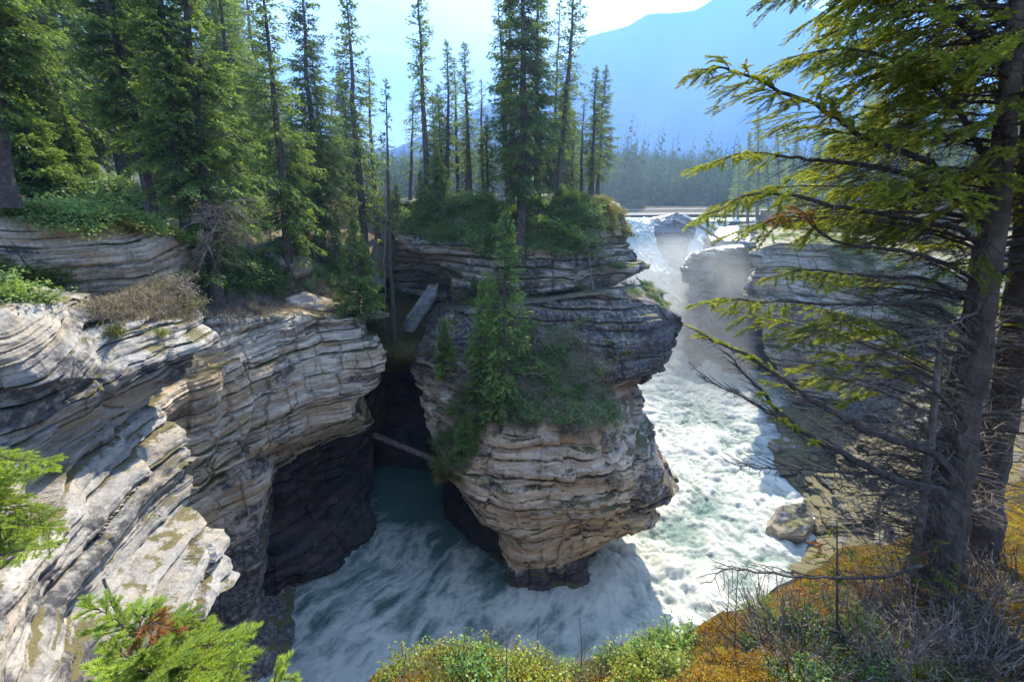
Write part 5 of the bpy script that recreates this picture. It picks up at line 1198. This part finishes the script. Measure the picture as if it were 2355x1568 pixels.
for k in range(110):                              # live crown further up and behind
    y0 = rng.uniform(-560, 700) if k > 14 else rng.uniform(500, 1000); A = trunk_at(y0); L = rng.uniform(.9, 1.9)
    az = rng.uniform(-1.0, 4.1); el = rng.uniform(-.05, .3); d = np.array([-math.cos(az) * math.cos(el), abs(math.sin(az)) * math.cos(el) * (1 if rng.random() < .8 else -.5), math.sin(el)])
    if d[0] < -.5 and y0 < 450: L *= .62
    pts = [A + d * L * u + np.array([0, 0, .16 * L * (u - u * u * 1.3)]) + rng.normal(size=3) * .02 * u for u in np.linspace(0, 1, 6)]
    bough(root, pts, rng, r0=.012, r1=.002, leaf=(.40, 1), sidelen=.40, spacing=.055, tone=1.0, per=230, nL=.020, nW=.0020, dead=.1, hang=.35)
for k in range(46):
    y0 = rng.uniform(-150, 560); A = trunk_at(y0); L = rng.uniform(.45, 1.0)
    az = rng.uniform(0, 6.283); d = np.array([math.cos(az), math.sin(az) * .8, rng.uniform(-.15, .25)])
    pts = [A + d * L * u + np.array([0, 0, -.10 * L * u * u]) + rng.normal(size=3) * .02 * u for u in np.linspace(0, 1, 5)]
    bough(root, pts, rng, r0=.009, r1=.002, leaf=(.3, 1), sidelen=.34, spacing=.05, tone=.8, per=190, nL=.02, nW=.002, dead=.1, hang=.4)
# bright young spruce tip at the lower left
r2 = empty('spruce_sapling', (0, 0, 0), 'bright green spruce top with a bare brown leader at the lower left', 'tree')
mb = MB(); lead = catmull(np.array(P3((238,1330,1.9),(262,1392,1.9),(300,1450,1.9),(330,1500,1.88),(360,1560,1.85),(400,1700,1.8),(430,1900,1.8))), 30); mb.tube(lead, np.linspace(.006, .014, 30), 8, .5, .35, rng); mb.build('trunk', M_log, r2, smooth=True)
for (x0, y0, x1, y1, dt, tn) in ((300,1452,204,1395,-.1,.8),(322,1490,360,1412,0,.8),(330,1500,440,1420,.05,.9),(345,1530,560,1465,-.1,1),(345,1530,470,1450,.1,.9),(352,1545,250,1500,-.1,.8),(352,1550,560,1520,-.2,.9),(356,1560,240,1580,-.15,.8),(362,1580,540,1590,-.1,1),(365,1590,300,1640,-.2,.7),(362,1570,430,1490,-.2,1),(362,1570,500,1530,-.25,1),(345,1520,400,1440,-.05,.9),(362,1575,330,1500,-.3,.9),(362,1575,470,1580,-.35,.9),(315,1478,340,1400,.05,.8),(310,1465,262,1430,.1,.7),(362,1570,280,1530,-.3,.8),(362,1570,400,1530,-.35,.95),(362,1575,230,1540,-.2,.8)):
    a = PT(x0, y0, 1.88); b = PT(x1, y1, 1.88 + dt); m_ = (a + b) / 2 + [0, 0, .03]
    bough(r2, [a, m_, b], rng, r0=.004, r1=.0015, leaf=(0, 1), sidelen=.10, spacing=.018, tone=tn, mat=M_bright, per=620, nL=.017, nW=.0011, hang=.05)
bough(r2, P3((318,1470,1.85),(345,1430,1.8),(380,1452,1.78)), rng, r0=.003, r1=.001, leaf=(0, 1), sidelen=.06, spacing=.02, mat=M_rusty, per=600, label='rusty dying twig')
bough(r2, P3((600,1640,1.75),(630,1590,1.75),(650,1548,1.75)), rng, r0=.003, r1=.001, leaf=(0, 1), sidelen=.12, spacing=.02, tone=1, mat=M_bright, per=600)
# spruce bough entering at the left edge
r3 = empty('spruce_bough_tree', (0, 0, 0), 'small yellow green spruce reaching in at the left edge over the pale slabs', 'tree')
for k in range(22):
    x1 = rng.uniform(-40, 150); y1 = rng.uniform(1030, 1290); a = PT(-120, y1 + rng.uniform(-40, 90), 3.9); b = PT(x1, y1, 3.8 + rng.uniform(-.4, .3))
    bough(r3, [a, (a + b) / 2 + [0, 0, .04], b], rng, r0=.008, r1=.002, leaf=(.2, 1), sidelen=.22, spacing=.04, tone=.9, mat=M_bright, per=260, nL=.02, nW=.002, hang=.2)
for sc_ in (1,):
    mb = MB(); mb.tube(catmull(np.array([PT(-130, 1000, 3.9), PT(-120, 1200, 3.9), PT(-110, 1400, 3.9), PT(-105, 1650, 3.9), PT(-100, 1900, 3.9)]), 12), np.linspace(.02, .05, 12), 8); mb.build('trunk', M_bark, r3)

# ------------------------------------------------------------------ foreground plants on the near ledge
S = inD([(860,1580),(1000,1495),(1130,1505),(1280,1535),(1420,1512),(1540,1480),(1640,1425),(1730,1405),(1790,1358),(1900,1310),(2050,1260),(2200,1200),(2355,1110),(2355,1570),(860,1570)], 6500, 51, maxd=14)
M_ = [s for s in S]
rg = np.random.default_rng(5)
fbmv = fbm(np.array([s[0] for s in M_]) * 2.2, 3, 61)
edge = np.array([s[2][0] for s in M_])
ey = np.array([s[2][1] for s in M_])
wgt = np.where((edge > 1650) & (edge < 1900), .12, 0) + np.where((edge > 1900) & (ey < 1330), .12, 0) - np.where((edge > 1900) & (ey > 1380), .08, 0) - np.where(edge < 1600, .02, 0)
mo = [s for s, f, w in zip(M_, fbmv, wgt) if f + w > .47]
gr = [s for s, f, e in zip(M_, fbmv, edge) if f + (.08 if 1650 < e < 1900 else 0) <= .47]
blades('moss', mo, 20, .026, .0028, M_mossleaf, 'thick orange and golden moss on the near ledge', 'moss', 51, .018, .1, .5)
blades('grass', gr[:2400], 5, .075, .0013, M_grass, 'fine grass between the mosses of the near ledge', 'grass', 52, .03, .2, .9)
scatter([(120,440),(330,440),(400,470),(300,490),(130,470)], 14, ['leafy', 'juniper'], (1.1, 1.7), 'leafy bush in the shade behind the brink of the upper rock tier', 'bushes behind the upper rock tier', 33, gap=14)
S = inD([(2190,1290),(2210,820),(2355,780),(2355,1200)], 1200, 53, maxd=30)
if S: blades('bank_moss', S, 14, .035, .005, M_mossleaf, 'orange moss on the slope behind the near trunk', 'moss', 53, .05, .1, .5)
SH['fgyellow'] = [shrub_template(s, .15, .17, 20, 34, .019, .0065, M_yellowleaf, flat=.9) for s in (151, 152)]
SH['fggreen'] = [shrub_template(s, .15, .22, 18, 30, .022, .0078, M_greenleaf, flat=.9) for s in (161, 162)]
SH['fgdead'] = [shrub_template(171, .16, .20, 22, 9, .035, .0011, M_deadtwig, M_deadtwig), shrub_template(172, .16, .20, 22, 9, .035, .0012, M_twig, M_twig)]
scatter([(900,1530),(1010,1495),(1150,1510),(1300,1540),(1440,1520),(1520,1490),(1560,1568),(900,1568)], 34, ['fgyellow', 'fgyellow', 'fggreen'], (.7, 1.2), 'tiny yellow green leaved shrub on the brink of the near ledge', 'yellow green shrubs on the near ledge', 71, gap=10)
scatter([(1380,1500),(1540,1430),(1600,1470),(1600,1568),(1400,1568)], 16, ['fggreen', 'fgyellow'], (.8, 1.5), 'fresh green leafy shrub in the middle of the near ledge', 'green shrubs on the near ledge', 72, gap=10)
scatter([(1820,1420),(2000,1400),(2050,1568),(1830,1568)], 12, ['fggreen'], (.7, 1.2), 'bluish green leafy shrub below the near spruce', 'green shrubs below the near spruce', 73, gap=14)
scatter([(1700,1400),(1850,1340),(1900,1568),(1700,1568)], 14, ['fgyellow', 'fggreen'], (.5, .9), 'small yellow green shrub on the orange moss mound', 'shrubs on the orange moss mound', 76, gap=16)
scatter([(850,1545),(1000,1480),(1400,1500),(1560,1450),(1700,1390),(1700,1568),(860,1568)], 22, ['fgdead'], (.6, 1.2), 'grey leafless twiggy shrub on the near ledge', 'leafless shrubs on the near ledge', 74, gap=16)
scatter([(1750,1400),(2355,1250),(2355,1568),(1750,1568)], 90, ['fgdead'], (1.0, 2.6), 'tangle of dead grey twigs under the near spruce', 'dead twigs under the near spruce', 75, gap=16)
# upright dead stems
for k, (x, y, y2) in enumerate(((1238,1520,1415),(1335,1550,1420),(1165,1590,1480),(1498,1500,1440),(1672,1420,1330),(1690,1500,1340),(1525,1490,1440),(1418,1530,1470),(1075,1530,1478),(930,1560,1500))):
    p, nn = hit(x, y)
    if p is None: continue
    rgk = np.random.default_rng(k + 5); t_ = np.linalg.norm(p - [0, 0, CAMZ]) / np.linalg.norm(ray(x, y)); b = PT(x + rgk.uniform(-12, 6), y2, t_)
    rt = empty('dead_sapling', tuple(p), 'thin upright dead sapling on the near ledge', 'dead sapling', 'dead saplings on the near ledge')
    mb = MB(); mb.tube(catmull(np.array([p - [0, 0, .02], (p + b) / 2 + rgk.normal(size=3) * .006, b]), 8), np.linspace(.004, .0015, 8), 5); o = mb.build('stem', M_twig, rt); o.location = tuple(-p)
    mb = MB()
    for j in range(26):
        u = rgk.uniform(.1, 1); q = p * (1 - u) + b * u; d = norm(rgk.normal(size=3) * [1, 1, .5]); l = .055 * (1.2 - u) * rgk.uniform(.4, 1.2)
        mb.tube([q, q + d * l * .6, q + d * l + [0, 0, .01]], [.0009, .0007, .0004], 3)
    o = mb.build('twigs', M_deadtwig, rt); o.location = tuple(-p)
# two struggling spruce seedlings below the near tree
for k, (x, y, y2, lab) in enumerate(((1925, 1480, 1195, 'thin spruce seedling with few reddish needles left of the near trunk'), (2165, 1420, 1240, 'short spruce seedling in front of the near trunk foot'))):
    p, nn = hit(x, y); t_ = (np.linalg.norm(p - [0, 0, CAMZ]) / np.linalg.norm(ray(x, y))); b = PT(x, y2, t_ * 1.0)
    rt = empty('spruce_seedling', (0, 0, 0), lab, 'seedling'); mb = MB(); mb.tube([p, (p + b) / 2, b], [.008, .006, .003], 6); mb.build('stem', M_twig, rt)
    for j in range(13):
        u = .25 + .75 * j / 13; q = p * (1 - u) + b * u; az = j * 2.4; l = .26 * (1.15 - u)
        e_ = q + np.array([math.cos(az), math.sin(az), -.1]) * l
        bough(rt, [q, (q + e_) / 2 + [0, 0, .02], e_], np.random.default_rng(j), r0=.003, r1=.001, leaf=(.3, 1), sidelen=.08, spacing=.03, dead=.4, mat=M_rusty if j % 4 == 1 else M_neartree, per=420)

# the origin of every tree built in place goes to its foot
for r_, b_ in ((root, PY(2150, 1290, 3.02)), (r2, PT(430, 1900, 1.8)), (r3, PT(-110, 1400, 3.9))):
    r_.location = tuple(b_)
    for ch in r_.children: ch.matrix_parent_inverse = Matrix.Translation(tuple(-b_))
for r_ in [o for o in COL.objects if o.name.startswith('spruce_seedling')]:
    st_ = next(c for c in r_.children if c.name.startswith('stem')); b_ = st_.data.vertices[0].co.copy(); r_.location = b_
    for ch in r_.children: ch.matrix_parent_inverse = Matrix.Translation(-b_)

# ------------------------------------------------------------------ haze and mist
def volbox(name, lo, hi, density, color, aniso, label, noisy=None):
    V = [(x, y, z) for z in (lo[2], hi[2]) for y in (lo[1], hi[1]) for x in (lo[0], hi[0])]
    Q = [(0, 2, 3, 1), (4, 5, 7, 6), (0, 1, 5, 4), (2, 6, 7, 3), (0, 4, 6, 2), (1, 3, 7, 5)]
    m, t = newmat(name + '_air'); out = N(t, 'ShaderNodeOutputMaterial'); v = N(t, 'ShaderNodeVolumePrincipled')
    v.inputs['Color'].default_value = color + (1,); v.inputs['Density'].default_value = density; v.inputs['Anisotropy'].default_value = aniso
    if noisy: noisy(t, v)
    t.links.new(v.outputs[0], out.inputs['Volume'])
    o = mesh(name, V, Q, mat=m, smooth=False); return tag(o, label, 'haze' if name == 'haze' else 'mist', None, 'stuff')
volbox('haze', (-7000, -3200, -5), (7000, 6500, 1480), .00042, (.14, .38, 1.0), .25, 'blue haze fading the mountain and far forest')

def misty(center, radii, dens, name='mist', label='', col=(.80, .90, 1)):
    import mathutils
    bmv = []; c = np.array(center); r = np.array(radii); nu, nv = 20, 12
    V = [c + r * [math.cos(u) * math.sin(v), math.sin(u) * math.sin(v), math.cos(v)] for v in np.linspace(.02, math.pi - .02, nv) for u in np.linspace(0, 2 * math.pi, nu, endpoint=False)]
    Q = [(i * nu + j, (i + 1) * nu + j, (i + 1) * nu + (j + 1) % nu, i * nu + (j + 1) % nu) for i in range(nv - 1) for j in range(nu)]
    Q.append(tuple(range(4)) if False else Q[0]); Q = Q[:-1]
    T = []
    V.append(c + [0, 0, r[2]]); V.append(c - [0, 0, r[2]]); a = len(V) - 2
    for j in range(nu): T.append((a, j, (j + 1) % nu)); T.append((a + 1, (nv - 1) * nu + (j + 1) % nu, (nv - 1) * nu + j))
    m, t = newmat('spray'); out = N(t, 'ShaderNodeOutputMaterial'); v = N(t, 'ShaderNodeVolumePrincipled')
    v.inputs['Color'].default_value = col + (1,); v.inputs['Anisotropy'].default_value = .35
    p = N(t, 'ShaderNodeNewGeometry').outputs['Position']
    q = N(t, 'ShaderNodeVectorMath', operation='SUBTRACT'); t.links.new(p, q.inputs[0]); q.inputs[1].default_value = tuple(c)
    q2 = N(t, 'ShaderNodeVectorMath', operation='DIVIDE'); t.links.new(q.outputs[0], q2.inputs[0]); q2.inputs[1].default_value = tuple(r)
    le = N(t, 'ShaderNodeVectorMath', operation='LENGTH'); t.links.new(q2.outputs[0], le.inputs[0])
    f = math_(t, 'SUBTRACT', 1.0, le.outputs['Value'], True)
    n = noise(t, p, .16, 3, .6); n = math_(t, 'MULTIPLY', math_(t, 'SUBTRACT', n, .33, True), 3.0)
    t.links.new(math_(t, 'MULTIPLY', math_(t, 'MULTIPLY', f, n), dens), v.inputs['Density'])
    t.links.new(v.outputs[0], out.inputs['Volume'])
    return tag(mesh(name, V, Q, T, mat=m), label, 'mist', None, 'stuff')
misty((24, 60, 5), (13, 16, 12), .30, label='spray hanging over the foot of the falls')
misty((21, 44, 3), (9, 14, 6), .07, label='thin spray drifting down the gorge')

misty((2, 42, 26), (52, 36, 22), .0075, label='thin sunlit haze over the gorge and the trees', col=(.55, .78, 1))
